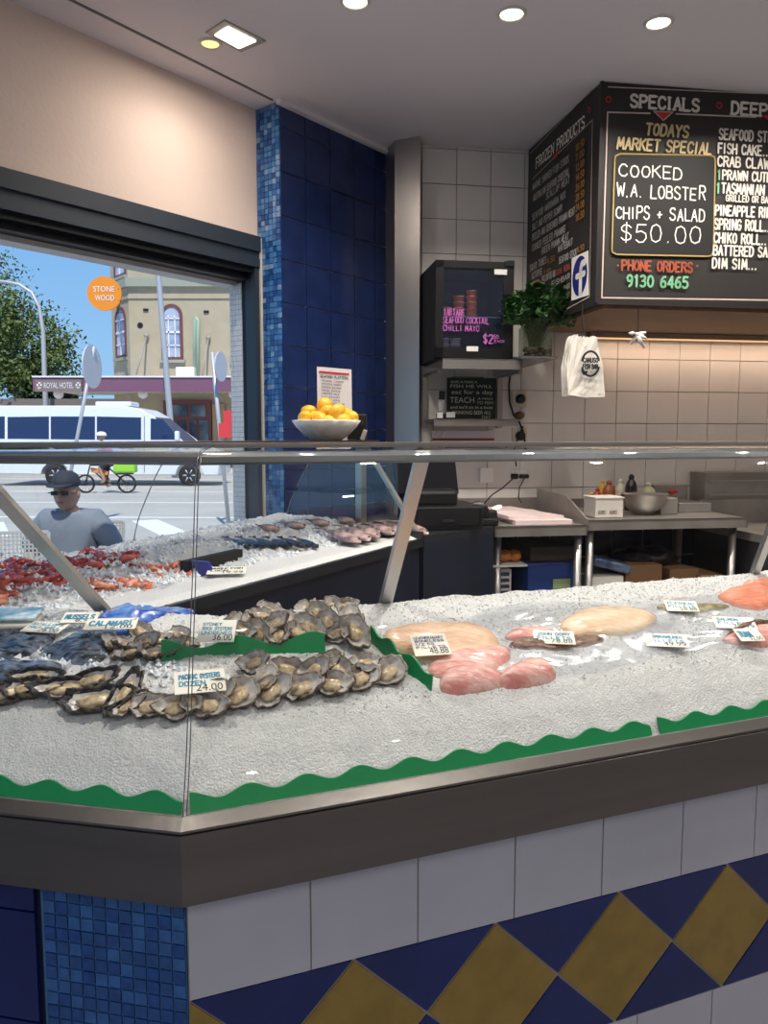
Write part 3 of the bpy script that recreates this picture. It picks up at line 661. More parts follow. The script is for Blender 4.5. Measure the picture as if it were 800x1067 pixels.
# ------------------------------------------------------------------ price tags
CARD = mat('tag_card', (238, 236, 222), .35); BLUEINK = mat('blue_ink', (24, 80, 170), .6); NAVYINK = mat('navy_ink', (24, 30, 120), .6); BLKINK = mat('black_ink', (14, 14, 16), .6); CYANINK = mat('cyan_ink', (60, 150, 190), .6)
def tag(p, w, h, rz, tilt, lines, price, label, ink=None, skew=0, slant=0, name='price_tag'):
    t = empty(name, p, label, 'price tag', 'price tags'); M = Matrix.Rotation(rz, 4, 'Z') @ Matrix.Rotation(tilt, 4, 'X'); t.rotation_euler = M.to_euler()
    bm = boxm((0, h/2, 0), (w, h, .0018), bev=.0007); mesh('card', bm, CARD, t, local=True)
    n = len(lines); P = lambda x, y: Vector((x, y, .0013)); bm = bmesh.new(); lh_ = h*.60/max(n, 1)
    for i, s in enumerate(lines): strokes(bm, s, P(-w*.40, h*.93-(i+1)*lh_), Vector((1, 0, 0)), Vector((0, 1, 0)), lh_*.66, w*(.80 if len(s) > 6 else .5), th=.24, jit=.25)
    if lines: mesh('handwriting', bm, ink or BLUEINK, t, local=True)
    bm = bfont(price, P(-w*.08, h*.07), Vector((1, 0, 0)), Vector((0, 1, 0)), h*.30, w*.52); mesh('price', bm, BLKINK, t, local=True); return t
tag(onbed(224, 669, .028), .075, .052, -.02, .75, ['SYDNEY', 'ROCK OYSTERS', 'UNOPENED'], '36.00', 'white price tag reading 3600 above the green strip', CYANINK)
tag(onbed(209, 722, .032), .090, .055, .28, .5, ['PACIFIC OYSTERS', 'DOZEN'], '24.00', 'blue and white price tag tilted over the front oyster row', CYANINK)
tag(onbed(452, 683, .022), .078, .062, .22, .5, ['LEATHERJACKET', 'BONELESS', '1/2 KG', 'FILLETS'], '48.88', 'white tag with navy handwriting stuck on the peach fillet', NAVYINK)
tag(onbed(578, 671, .014), .090, .050, -.12, .35, ['JOHN DORY', 'FILLETS'], '78.88', 'price tag lying on the dark skinned fillet', CYANINK)
tag(onbed(696, 674, .012), .095, .055, -.16, .30, ['BARRAMUNDI', 'FILLETS'], '49.99', 'price tag in front of the large pale fillet, on bare plastic', CYANINK)
tag(onbed(712, 637, .012), .078, .048, -.14, .35, ['FLATHEAD', 'FILLETS'], '58.88', 'small price tag behind the large pale fillet, on olive skin', CYANINK)
tag(onbed(768, 655, .012), .095, .055, -.18, .30, ['SALMON', 'FILLETS'], '39.99', 'price tag in front of the salmon near the right edge', CYANINK)
tag(onbed(785, 668, .026), .06, .045, .1, .45, ['TUNA'], '52.00', 'price tag on the pink fillet cut by the right edge', CYANINK)
tag(onbed(80, 649, .020), .075, .045, .05, .3, ['MUSSELS'], '8.98', 'pale blue price tag reading 898 beside the blue pack', CYANINK)
tag(onbed(113, 656, .034), .105, .045, .10, .3, ['CALAMARI'], '12.00', 'price tag lying on top of the bright blue pack', CYANINK)
tag(onbed(40, 659, .018), .09, .05, -.2, .2, ['SCALLOPS', 'HALF SHELL'], '26.00', 'price tag lying flat beside the black packs at left', CYANINK)
# bags, packs and the container at left
BPACK = mat('blue_plastic', (36, 84, 190), .15, c2=(120, 160, 220), scale=22, bump=.6, bscale=30, coat=.6); KPACK = mat('dark_pack', (30, 34, 44), .15, c2=(120, 136, 158), scale=38, bump=.8, bscale=50, coat=.7, stretch=(1, 2.5, 1))
dome('seafood_pack', [(96, 662), (118, 634), (150, 636), (200, 636), (188, 645), (150, 652), (128, 664)], .014, BPACK, 'crumpled bright blue plastic pack behind the left oysters', 'plastic pack', freq=60, jit=.6, lift=.004)
dome('seafood_pack', [(42, 682), (74, 664), (110, 656), (124, 662), (112, 684), (90, 694), (60, 688)], .014, KPACK, 'glossy dark vacuum pack with silvery seafood in front of the blue pack', 'plastic pack', freq=60, jit=.6, lift=.003)
dome('seafood_pack', [(-30, 676), (0, 660), (30, 648), (58, 662), (40, 680), (10, 688), (-20, 690)], .014, KPACK, 'black vacuum pack of mussels at the left edge behind the shellfish', 'plastic pack', freq=60, jit=.6, lift=.003)
dome('seafood_pack', [(-30, 700), (20, 694), (62, 696), (55, 704), (10, 710), (-30, 714)], .010, KPACK, 'long thin dark pack with pale blue edge at the left edge of the lower row', 'plastic pack', freq=60, jit=.6, lift=.010)
t = empty('food_tub', onbed(14, 652, .004), 'stack of two pale takeaway lids with blue print at left edge', 'tub'); t.rotation_euler = (.12, 0, .1)
bm = bmesh.new(); box(bm, (0, 0, .010), (.11, .075, .018), bev=.008); mesh('tub', bm, mat('milky_plastic', (226, 222, 206), .3), t, True, local=True)
bm = bmesh.new(); box(bm, (.004, 0, .026), (.105, .07, .010), bev=.0045); mesh('lid', bm, mat('blue_white_lid', (214, 228, 236), .3, c2=(120, 176, 206), scale=30), t, True, local=True)
# clumps of ice on the left front bed
pts = []
for _ in range(420):
    x = random.uniform(-10, 190); y = random.uniform(676, 716) if random.random() < .6 else random.uniform(640, 655)
    if nz(x*.02, y*.05, 1, 2) > -.15: p = onbed(x, y); pts.append((p.x, p.y, p.z+.004))
chips('ice_lumps', pts, .004, .010, ICEL, 'clear lumps of ice around the packs and shellfish in the left run')

# ================================================================== WINDOW BENCH
FB = Vector((.121, 3.188)); dF = dirv(208.5); nF = Vector((-.879, .477))
def wl_s(w, wl):      # s where the bench meets the left run of the front case
    p = FB + nF*w - C0; return (wl - p.dot(nL))/dF.dot(nL)
def bp(s, w, z): q = FB + dF*s + nF*w; return Vector((q.x, q.y, z))
BD = .72
def hb(s, w):
    t = max(0, min(1, s/1.5)); top = 1.092-.034*t
    u = min(1, max(0, w-.12)/.4); u = u*u*(3-2*u); base = 1.018 + .012*min(1, w/.04) + (top-1.03)*u
    L_ = max(0, min(1, (w-.10)/.1)); q = bp(s, w, 0)
    return base + L_*(.012*nz(q.x, q.y, 9, 1)+.010*nz(q.x, q.y, 26, 2)+.004*nz(q.x, q.y, 60, 3)) + .0015*nz(q.x, q.y, 120, 3)
def sw(x, y): p = Vector((x, y))-FB; return p.dot(dF), p.dot(nF)
def zbn(x, y): return hb(*sw(x, y))
def onben(x, y, lift=0):
    z = 1.05
    for _ in range(30): p = hz(x, y, z); z = .5*z+.5*(zbn(p.x, p.y)+lift)
    return hz(x, y, z)
bench = empty('window_display_bench', (-.6, 2.9, 0), 'dark fronted display bench along the window, behind the case', 'display counter')
bm = bmesh.new(); prism(bm, [bp(-.06, .0, 0), bp(wl_s(0, .52), 0, 0), bp(wl_s(BD, .52), BD, 0), bp(-.06, BD, 0)], .08, .985); mesh('bench_body', bm, NAVYP, bench)
bm = bmesh.new(); prism(bm, [bp(-.06, -.012, 0), bp(wl_s(-.012, .52), -.012, 0), bp(wl_s(.006, .52), .006, 0), bp(-.06, .006, 0)], .985, 1.02); prism(bm, [bp(-.075, -.012, 0), bp(-.06, -.012, 0), bp(-.06, BD, 0), bp(-.075, BD, 0)], .985, 1.05); mesh('steel_lip', bm, DARKST, bench)
bm = bmesh.new(); rows = []; NS, NW_ = 260, 120
for i in range(NS+1):
    r = []
    for j in range(NW_+1):
        w = .007+(BD-.012)*j/NW_; s = -.055+(wl_s(w, .525)+.055)*i/NS; q = bp(s, w, 0); r.append(bm.verts.new((q.x, q.y, zbn(q.x, q.y))))
    rows.append(r)
for a, b in zip(rows, rows[1:]):
    for j in range(NW_): bm.faces.new((a[j], a[j+1], b[j+1], b[j]))
stuff(setp(mesh('crushed_ice', bm, ICE, None, True), 'smooth and lumpy crushed ice on the window bench', 'ice'))
pts = []
while len(pts) < 2600:
    w = random.uniform(.16, BD-.02); s = random.uniform(0, wl_s(w, .54)); q = bp(s, w, 0)
    if nz(q.x, q.y, 7, 11) > -.25*random.random(): pts.append((q.x, q.y, zbn(q.x, q.y)+.003))
chips('ice_lumps', pts, .004, .013, ICEL, 'broken lumps of clear ice heaped along the window bench')
# brown top shelf, posts, strut, window-side glass
bm = bmesh.new(); prism(bm, [bp(-.02, .17, 0), bp(3.2, .17, 0), bp(3.2, .43, 0), bp(-.02, .43, 0)], 1.421, 1.437); mesh('top_shelf', bm, mat('brown_shelf', (58, 44, 38), .35), bench)
def post(x, y0, w, wt, m=ALU):
    a = hv(x, y0, bp(0, w, 0), dF); bm = bmesh.new(); box(bm, (a.x, a.y, (1.03+1.421)/2), (wt, .03, 1.421-1.03), rz=math.radians(61)); mesh('post', bm, m, bench)
post(376, 520, .30, .045)
a = hv(380, 484, bp(0, .30, 0), dF); b = hv(436, 566, bp(0, .02, 0), dF); a.z = 1.42
bm = bmesh.new(); bar(bm, a, Vector((b.x, b.y, 1.03)), .03, .014, up=v3(nF)); mesh('strut', bm, ALU, bench)
bm = bmesh.new(); prof = [(.69, 1.05), (.66, 1.15), (.60, 1.26), (.54, 1.35), (.48, 1.405), (.43, 1.421)]; prof = refine(prof, 3)
for s0, s1 in ((-.05, .88), (.885, 3.0)):
    R_ = [[bm.verts.new(bp(s, w, z)) for w, z in prof] for s in (s0, s1)]
    for i in range(len(prof)-1): bm.faces.new((R_[0][i], R_[1][i], R_[1][i+1], R_[0][i+1]))
mesh('window_side_glass', bm, CLEAR, bench, True)
bm = bmesh.new(); extrude_poly(bm, [bp(-.055, w, z) for w, z in [(.10, 1.06), (.10, 1.40)]+[(w, z) for w, z in prof[::-1]]], v3(dF)*.006); mesh('end_glass', bm, CLEAR, bench)
bm = bmesh.new(); tube(bm, [bp(.882, w, z) for w, z in prof], .0022, 6); tube(bm, [bp(-.05, w, z) for w, z in prof], .0022, 6); mesh('glass_edge', bm, mat('edge_grey', (150, 160, 160), .3, .4), bench)
bm = bmesh.new(); prism(bm, [bp(-.03, .12, 0), bp(-.03, .60, 0), bp(-.024, .60, 0), bp(-.024, .12, 0)], 1.22, 1.226); extrude_poly(bm, [bp(-.05, .12, 1.225), bp(-.05, .58, 1.225), bp(.25, .58, 1.225), bp(.25, .12, 1.225)], Vector((0, 0, .005))); mesh('inner_shelf_glass', bm, CLEAR, bench)
# prawns
PRM = mat('prawn_red', (164, 40, 42), .25, c2=(212, 104, 92), scale=60, coat=.4); PRO = mat('prawn_orange', (214, 98, 62), .25, c2=(240, 170, 140), scale=60, coat=.4)
def prawn_mesh(m, seed):
    bm = bmesh.new(); pts = []; rr = []; n = 16
    for i in range(n+1):
        t = i/n; a = -.3+2.3*t; pts.append((.026*math.cos(a), .026*math.sin(a)+.0*t, 0)); rr.append(.011*(1-.58*t)*(1 if i % 2 else .9) if t > .12 else .0035+.03*t)
    tube(bm, pts, rr, 8)
    for s in (-1, 1): tube(bm, [pts[-1], Vector(pts[-1])+Vector((-.012, -.004+.004*s, .002*s))], [.002, .004], 5)
    for k in range(4): tube(bm, [Vector(pts[0])+Vector((0, 0, .002)), Vector(pts[0])+Vector((.012+.004*k, -.02-.004*k, .004-.003*k))], .0006, 4)
    me = bpy.data.meshes.new('prawn'); bm.to_mesh(me); bm.free(); me.materials.append(m)
    for p in me.polygons: p.use_smooth = True
    return me
PM = [prawn_mesh(PRM, 1), prawn_mesh(PRO, 2)]
def prawn(x, y, k, lb, g, sc=1):
    p = onben(x, y, .008); o = bpy.data.objects.new('prawn', PM[k]); COL.objects.link(o); o.location = p; o.rotation_euler = (random.uniform(-.5, .5), random.uniform(-.4, .4), random.uniform(0, 6.28)); o.scale = (sc,)*3; setp(o, lb, 'prawn', g)
for i in range(46): x = random.uniform(-6, 62); prawn(x, random.uniform(588, 612)-x*.05, 0, 'dark red prawn in the dense pile at the left edge', 'dark red prawns at the left edge', 1.25)
for i in range(20): x = random.uniform(55, 140); prawn(x, random.uniform(577, 592), 0, 'red prawn half buried in the lumpy ice behind the slanted strut', 'red prawns scattered behind the strut', 1.2)
for i in range(16): x = random.uniform(88, 152); prawn(x, 609-(x-88)*.03+random.uniform(-5, 4), 1, 'orange prawn in the small row on smooth ice right of the slanted strut', 'orange prawns in a small row', 1.1)
for i in range(9): x = random.uniform(155, 192); prawn(x, random.uniform(589, 597), 1, 'pale orange prawn on ice beside the black tray', 'pale orange prawns by the black tray', 1.0)
for i in range(7): prawn(random.uniform(-8, 7), random.uniform(612, 628), 1, 'orange prawn at the left edge below the dark red pile', 'orange prawns at the left edge')
pts = []
for _ in range(420):
    x = random.uniform(-6, 185); p = onben(x, random.uniform(575, 614)-max(0, x-60)*.05, .016); pts.append(p)
chips('ice_lumps', pts, .004, .012, ICEL, 'small lumps of ice lying on top of the prawns')
# whole fish
def fish(pa, pb, th, wd, mbody, label, group, cat='fish'):
    a, b = onben(*pa), onben(*pb); a.z += th*.6; b.z += th*.6; d = b-a; L_ = d.length
    t = empty('whole_fish', (a+b)/2, label, cat, group)
    u = d.normalized(); sdir = Vector((0, 0, 1)).cross(u).normalized(); up = u.cross(sdir)
    prof = [(0, .04), (.05, .35), (.14, .72), (.28, .98), (.42, 1), (.6, .82), (.75, .52), (.88, .26), (.95, .2)]
    bm = bmesh.new(); rings = []; N = 14
    for tt, r in prof:      # head at b
        c = b - u*L_*tt; rings.append([bm.verts.new(c + sdir*math.cos(2*math.pi*k/N)*wd/2*r + up*math.sin(2*math.pi*k/N)*th/2*min(1, r*1.1)) for k in range(N)])
    for x, y in zip(rings, rings[1:]):
        for k in range(N): bm.faces.new((x[k], x[(k+1) % N], y[(k+1) % N], y[k]))
    bm.faces.new(rings[0]); bm.faces.new(rings[-1][::-1]); mesh('body', bm, mbody, t, True)
    bm = bmesh.new(); c = b-u*L_*.94; extrude_poly(bm, [c-sdir*wd*.09, c-u*L_*.12-sdir*wd*.5, c-u*L_*.08, c-u*L_*.12+sdir*wd*.5, c+sdir*wd*.09], up*.003); mesh('tail_fin', bm, mbody, t)
    bm = bmesh.new(); extrude_poly(bm, [b-u*L_*.25+sdir*wd*.46, b-u*L_*.4+sdir*wd*.66, b-u*L_*.68+sdir*wd*.46, b-u*L_*.68+sdir*wd*.30, b-u*L_*.3+sdir*wd*.42], up*.003); mesh('dorsal_fin', bm, mbody, t)
    bm = bmesh.new(); ball(bm, b-u*L_*.09+sdir*wd*.10+up*th*.22, .006, sub=2); mesh('eye', bm, BLACK, t, True)
SNAP = mat('pink_fish_skin', (206, 176, 168), .25, c2=(112, 92, 94), scale=20, bump=.4, bscale=160, coat=.5, stretch=(1, 1, 2)); MACK = mat('dark_fish_skin', (66, 74, 84), .2, c2=(24, 28, 36), scale=30, bump=.3, bscale=120, coat=.6)
for i, (pa, pb) in enumerate([((336, 556), (376, 571)), ((356, 553), (385, 569)), ((372, 551), (393, 566)), ((382, 550), (410, 562)), ((398, 548), (424, 564)), ((414, 548), (446, 562))]):
    fish(pa, pb, .035, .075, SNAP, f'pinkish silver whole fish, {ORD[i]} from the left of the row behind the strut', 'pinkish whole fish on the window bench')
for i in range(6):
    x = 262+i*14; fish((x-26, 563), (x, 575-i*.2), .02, .035, MACK, 'slim dark whole fish in the row along the heaped ice, left of the pinkish fish', 'slim dark fish on the window bench')
# scaly grey pink fish half buried at the back
for i in range(4): fish((268+i*26, 552-i*3), (292+i*26, 557-i*3), .03, .06, SNAP, 'pale whole fish half buried in the lumpy ice at the back of the window bench', 'half buried pale fish')
# black tray divider and its card
a, b = onben(192, 597), onben(249, 583); bm = bmesh.new(); bar(bm, a+Z3*.016, b+Z3*.016, .03, .04); o = mesh('black_tray', bm, BLACKM, None, center=True); setp(o, 'black tray edge standing in the ice behind the loose price card', 'tray')
a, b = onben(252, 577), onben(330, 579); 
tag(onben(235, 598, .012), .115, .075, .12, .12, ['WHOLE FISH', 'LOCAL'], '19.99', 'price card lying on the smooth ice of the window bench beside the black tray', BLKINK)
bm = bmesh.new(); p = onben(209, 601); extrude_poly(bm, [p, p+Vector((.035, 0, .012)), p+Vector((.022, 0, .045)), p+Vector((-.03, 0, .05))], Vector((.004, .012, 0))); setp(mesh('blue_tag', bm, mat('dark_blue_plastic', (30, 36, 130), .3), None, center=True), 'small pointed dark blue plastic tag stuck in the ice at the glass joint', 'tag')
for x, y in ((110, 589), (77, 603)):
    p = onben(x, y, .006); bm = bmesh.new(); box(bm, p, (.03, .02, .008), bev=.003); setp(mesh('parsley_sprig', bm, GREEN), 'bit of green plastic garnish between red prawns, ' + ('behind the strut' if x > 100 else 'left of the strut'), 'garnish')
# lemon bowl, menu card, card reader on the shelf
SH = 1.437
pb_ = hv(340, 457, bp(0, .30, 0), dF); bc = Vector((pb_.x, pb_.y, SH))
t = empty('lemon_bowl', bc, 'white scalloped bowl heaped with lemons on the brown shelf', 'bowl')
bm = bmesh.new(); lathe(bm, [(.060, 0), (.066, .004), (.092, .024), (.120, .054), (.138, .080), (.134, .082), (.114, .056), (.08, .028), (.05, .010), (0, .008)], bc, 72, wave=.03, nw=14); mesh('bowl', bm, mat('bowl_white', (236, 232, 224), .2, coat=.3), t, True)
LEM = mat('lemon', (238, 188, 44), .38, c2=(226, 164, 30), scale=10, bump=.25, bscale=260)
bm = bmesh.new(); ball(bm, (0, 0, 0), .031, (1.18, 1, 1), 3)
for v in bm.verts:
    if abs(v.co.x) > .031: v.co.x += math.copysign(.004, v.co.x)*((abs(v.co.x)-.031)/.0056)
lem = bpy.data.meshes.new('lemon'); bm.to_mesh(lem); bm.free(); lem.materials.append(LEM)
for p in lem.polygons: p.use_smooth = True
LP = [(318, 436, -.04, 'leftmost lemon in the bowl'), (328, 436, -.02, 'lemon at the front left of the bowl, second from the left'), (341, 430, 0, 'lemon in the middle of the bowl under the top one'), (338, 422, .03, 'topmost lemon at the middle of the heap'), (351, 429, -.04, 'large lemon right of the topmost one'), (365, 436, 0, 'rightmost lemon at the bowl edge'), (344, 440, -.05, 'lemon low at the front centre of the bowl'), (323, 430, .05, 'lemon behind the two left ones'), (356, 438, -.04, 'lemon low at the front right of the bowl'), (333, 437, -.06, 'small lemon peeping over the front rim left of centre'), (361, 433, .06, 'lemon at the back right of the bowl')]
vl = Vector((bc.x, bc.y))
for i, (x, y, dy, lb) in enumerate(LP):
    q = hy(x, y, bc.y+dy); o = bpy.data.objects.new('lemon', lem); COL.objects.link(o); q.z = max(q.z, SH+.045); o.location = q; o.rotation_euler = (random.uniform(-.6, .6), random.uniform(-.6, .6), random.uniform(0, 6)); setp(o, lb, 'lemon', 'lemons in the white bowl')
t = empty('menu_card', hy(350, 457, 3.50), 'white printed menu sheet with red header standing behind the lemons', 'menu card')
yy = 3.46; c = [hy(331, 418, yy), hy(367, 424, yy), hy(366, 385, yy), hy(330, 382, yy)]; dn = (c[1]-c[0]); dn.z = 0; nn = Vector((dn.y, -dn.x, 0)).normalized()
c[0].z = c[1].z = SH
bm = bmesh.new(); extrude_poly(bm, [q for q in c], -nn*.004); mesh('sheet', bm, mat('paper', (226, 218, 216), .5), t)
u = (c[2]-c[3]).normalized(); up = (c[3]-c[0]).normalized(); P0 = c[3]+nn*.002; Wd = (c[2]-c[3]).length
bm = bmesh.new(); quad(bm, P0+u*.01-up*.026, P0+u*(Wd-.01)-up*.026, P0+u*(Wd-.01)-up*.018, P0+u*.01-up*.018); mesh('red_header', bm, RED, t)
bm = bmesh.new(); strokes(bm, 'SEAFOOD PLATTERS', P0+u*.015-up*.045, u, up, .010, Wd-.03, th=.22)
for i in range(9): strokes(bm, ['PRAWNS COOKED', 'OYSTERS DOZEN', 'SMOKED SALMON', 'CRAB WHOLE', 'LOBSTER HALF', 'CALAMARI', 'SCALLOPS', 'MUSSELS', 'FISH FILLETS'][i], P0+u*.02-up*(.062+.014*i), u, up, .006, (Wd-.05)*random.uniform(.7, 1), th=.22)
mesh('print', bm, mat('grey_ink', (90, 84, 96), .6), t)
q = hy(372, 440, 3.42); t = empty('card_reader', (q.x, q.y, SH), 'black card reader box right of the lemon bowl on the brown shelf', 'card reader')
bm = bmesh.new(); box(bm, (q.x, q.y, SH+.058), (.085, .05, .115), rz=-.1, bev=.008); mesh('body', bm, BLACK, t)
bm = bmesh.new(); box(bm, (q.x+.004, q.y-.028, SH+.085), (.06, .004, .04), rz=-.1); mesh('screen', bm, mat('dark_screen', (30, 36, 48), .1), t)
q = hy(379, 447, 3.28); bm = bmesh.new(); box(bm, (q.x, q.y, SH+.022), (.018, .03, .045), rot=Matrix.Rotation(.35, 4, 'Y'), bev=.003); setp(mesh('napkin_clip', bm, mat('grey_clip', (170, 164, 156), .4), None, center=True), 'small grey clip at the right end of the brown shelf', 'clip')
# ================================================================== BEHIND THE COUNTERS
def hw(x, y, off): return hv(x, y, BP+nB*off, dB)
def wq(s, off, z): q = BP+dB*s+nB*off; return Vector((q.x, q.y, z))
def sof(x, y, off): p = hw(x, y, off); return (Vector((p.x, p.y))-BP).dot(dB)
def slab(bm, s0, s1, o0, o1, z0, z1, mi=0): prism(bm, [wq(s0, o0, 0), wq(s1, o0, 0), wq(s1, o1, 0), wq(s0, o1, 0)], z0, z1, mi)
SMUDGE = mat('bench_steel', (158, 152, 146), .38, .55, var=.2, scale=6)
# register counter between the window bench and the back bench
RC = [bp(-.085, -.01, 0), wq(.22, .70, 0), wq(.22, .05, 0), Vector((-.02, 4.2, 0)), bp(-.085, .62, 0)]
bm = bmesh.new(); prism(bm, RC, .05, 1.0); t = empty('register_counter', (0, 3.8, 0), 'dark low counter under the cash register between window bench and back wall', 'counter'); mesh('cabinet', bm, NAVYP, t)
bm = bmesh.new(); prism(bm, RC, 1.0, 1.03); mesh('worktop', bm, DARKST, t)
q = hy(457, 545, 3.62); q.z = 1.03
t = empty('cash_register', q, 'black touch screen cash register on a wide cash drawer', 'cash register'); rz = .16
def lb(bm, c, s, rot=None, bev=0, rz_=rz): M = Matrix.Rotation(rz_, 4, 'Z'); box(bm, q + (M @ Vector(c)), s, rot=(M @ rot) if rot else M, bev=bev)
bm = bmesh.new(); lb(bm, (0, 0, .055), (.33, .36, .105), bev=.006); mesh('cash_drawer', bm, BLACK, t)
bm = bmesh.new(); lb(bm, (0, -.182, .06), (.29, .004, .07)); mesh('drawer_front', bm, mat('black_gloss', (30, 30, 32), .25), t)
bm = bmesh.new(); lb(bm, (.0, -.186, .045), (.06, .006, .012)); mesh('drawer_handle', bm, DARKST, t)
bm = bmesh.new(); lb(bm, (-.05, .03, .14), (.24, .26, .08), bev=.02); mesh('base', bm, BLACK, t)
bm = bmesh.new(); lb(bm, (-.06, .03, .235), (.30, .05, .20), Matrix.Rotation(-.45, 4, 'X'), bev=.01); mesh('screen', bm, mat('screen_black', (12, 13, 17), .12), t)
# shelves on the wall
sA, sB_ = sof(437.5, 380, .43), sof(544, 376, .44)
t = empty('wall_shelf', wq((sA+sB_)/2, 0, 1.80), 'upper stainless wall shelf carrying the small black fridge', 'shelf')
bm = bmesh.new(); slab(bm, .03, sB_, 0, .44, 1.828, 1.836); slab(bm, .03, sB_, .425, .44, 1.785, 1.836); slab(bm, sB_-.012, sB_, 0, .44, 1.785, 1.836); mesh('shelf_plate', bm, STEEL, t)
s2 = sof(540, 436, .25)
for x in (443, 521):
    bm = bmesh.new(); s = sof(x, 400, .02); slab(bm, s-.014, s+.014, .0, .022, 1.50, 1.79); slab(bm, s-.010, s+.010, .02, .36, 1.775, 1.79); mesh('bracket', bm, STEEL, t)
t = empty('wall_shelf', wq(.25, 0, 1.52), 'lower stainless wall shelf with the phone and the fishing sign', 'shelf')
bm = bmesh.new(); slab(bm, .03, s2, 0, .25, 1.538, 1.545); slab(bm, .03, s2, .238, .25, 1.508, 1.545); mesh('shelf_plate', bm, STEEL, t)
bm = bmesh.new(); slab(bm, .08, s2-.1, .0, .02, 1.47, 1.538); mesh('wall_rail', bm, STEEL, t)
# fridge
f0, f1 = sof(454, 320, .42), sof(535, 320, .42); ztop = hw(495, 272, .42).z; zb = 1.8365
t = empty('countertop_fridge', wq((f0+f1)/2, .21, zb), 'small black glass door fridge with pink handwriting on its door', 'fridge')
bm = bmesh.new()
for a in ((f0, f0+.02, .02, .39, zb, ztop), (f1-.02, f1, .02, .39, zb, ztop), (f0+.02, f1-.02, .02, .04, zb, ztop), (f0+.02, f1-.02, .02, .39, ztop-.02, ztop), (f0+.02, f1-.02, .02, .39, zb, zb+.03)): slab(bm, *a)
mesh('cabinet', bm, BLACKM, t)
bm = bmesh.new(); fw = .045
slab(bm, f0, f0+fw-.006, .392, .42, zb+.004, ztop); slab(bm, f1-fw-.006, f1, .392, .42, zb+.004, ztop); slab(bm, f0, f1, .392, .42, ztop-.035, ztop); slab(bm, f0, f1, .392, .42, zb+.004, zb+.055); dr = mesh('door', bm, BLACK, t)
bm = bmesh.new(); slab(bm, f0+.02, f1-.02, .406, .410, zb+.04, ztop-.02); mesh('door_glass', bm, glassmat('fridge_glass', (.80, .84, .92), .06, 0, .05, (.10, .14, .26)), dr)
bm = bmesh.new(); slab(bm, f1-.05, f1-.0, .42, .425, ztop-.02, ztop+.004); box(bm, wq(f1-.012, .40, ztop+.004), (.03, .03, .012)); mesh('hinge', bm, BLACK, dr)
bm = bmesh.new(); slab(bm, f0+.022, f1-.022, .05, .37, zb+.21, zb+.214); mesh('inner_shelf', bm, mat('inner_wire', (120, 130, 150), .3), t)
FP = Plane(Vector(wq(0, .421, 0)[:2]), dB, nB, .001); PINKI = mat('pink_marker', (206, 112, 196), .5)
bm = bmesh.new()
FP.text(bm, 'TARTARE', 462, 322, 328.5, 484, th=.11, jit=.2); FP.text(bm, 'SEAFOOD COCKTAIL', 461.5, 330, 336.5, 509, th=.11, jit=.2); FP.text(bm, 'CHILLI MAYO', 461.5, 338.5, 344.5, 499, th=.11, jit=.2)
FP.text(bm, '$2', 503, 348.5, 358, 513, th=.12, jit=.2); FP.text(bm, '50', 513.5, 349, 353, 519, th=.16); FP.text(bm, 'EACH', 515, 354, 357, 525, th=.16, jit=.2)
mesh('handwriting', bm, PINKI, t)
bm = bmesh.new(); a, b = FP.at(515, 286), FP.at(528, 281); slab(bm, (Vector(a[:2])-BP).dot(dB), (Vector(b[:2])-BP).dot(dB), .42, .423, a.z, b.z); a, b = FP.at(486, 366), FP.at(498, 361); slab(bm, (Vector(a[:2])-BP).dot(dB), (Vector(b[:2])-BP).dot(dB), .42, .424, a.z, b.z); mesh('sticker', bm, WHITEP, t)
TUB = mat('orange_tub', (222, 130, 84), .4, var=.2, scale=30); TUBW = mat('pale_tub', (220, 200, 190), .4)
for i, (s, z, n, m, lb_) in enumerate([(f0+.09, zb+.214, 2, TUB, 'short'), (f0+.155, zb+.214, 4, TUB, 'middle'), (f0+.225, zb+.214, 5, TUB, 'tallest'), (f0+.08, zb+.03, 3, TUBW, 'pale lower left'), (f0+.14, zb+.03, 3, TUBW, 'pale lower middle')]):
    t = empty('sauce_tub_stack', wq(s, .26, z), f'{lb_} stack of small sauce tubs behind the fridge glass', 'tub stack', 'sauce tubs in the fridge')
    for k in range(n): bm = bmesh.new(); lathe(bm, [(.022, 0), (.027, .024), (.029, .025), (.029, .028), (0, .028)], wq(s, .26, z+.029*k), 16); mesh('tub', bm, m, t, True)
l = bpy.data.lights.new('lamp', 'AREA'); l.size = .12; l.energy = .35; o = bpy.data.objects.new('lamp', l); COL.objects.link(o); o.parent = [q for q in COL.objects if q.name == 'countertop_fridge'][0]; o.location = wq((f0+f1)/2, .33, ztop-.03) - o.parent.location  # area light added inside the fridge to brighten the tubs
# phone, sign, green box, notice
q = hw(460, 434, .16); q.z = 1.545
t = empty('cordless_phone', q, 'cordless phone standing in its cradle on the lower wall shelf', 'phone')
bm = bmesh.new(); box(bm, q+Vector((.02, 0, .02)), (.10, .07, .04), rz=-.1, bev=.01); mesh('cradle', bm, BLACK, t)
bm = bmesh.new(); box(bm, q+Vector((.045, -.037, .022)), (.045, .004, .028), rz=-.1); box(bm, q+Vector((-.012, -.036, .02)), (.03, .004, .03), rz=-.1); mesh('keys', bm, WHITEP, t)
bm = bmesh.new(); M = Matrix.Rotation(-.15, 4, 'X') @ Matrix.Rotation(.08, 4, 'Y'); box(bm, q+Vector((0, .0, .085)), (.036, .022, .13), rot=M, bev=.006); h = mesh('handset', bm, mat('silver_plastic', (170, 170, 172), .35, .3), t, True)
bm = bmesh.new(); box(bm, q+Vector((.0, -.0125, .125)), (.032, .006, .045), rot=M, bev=.002); mesh('display', bm, BLACK, h)
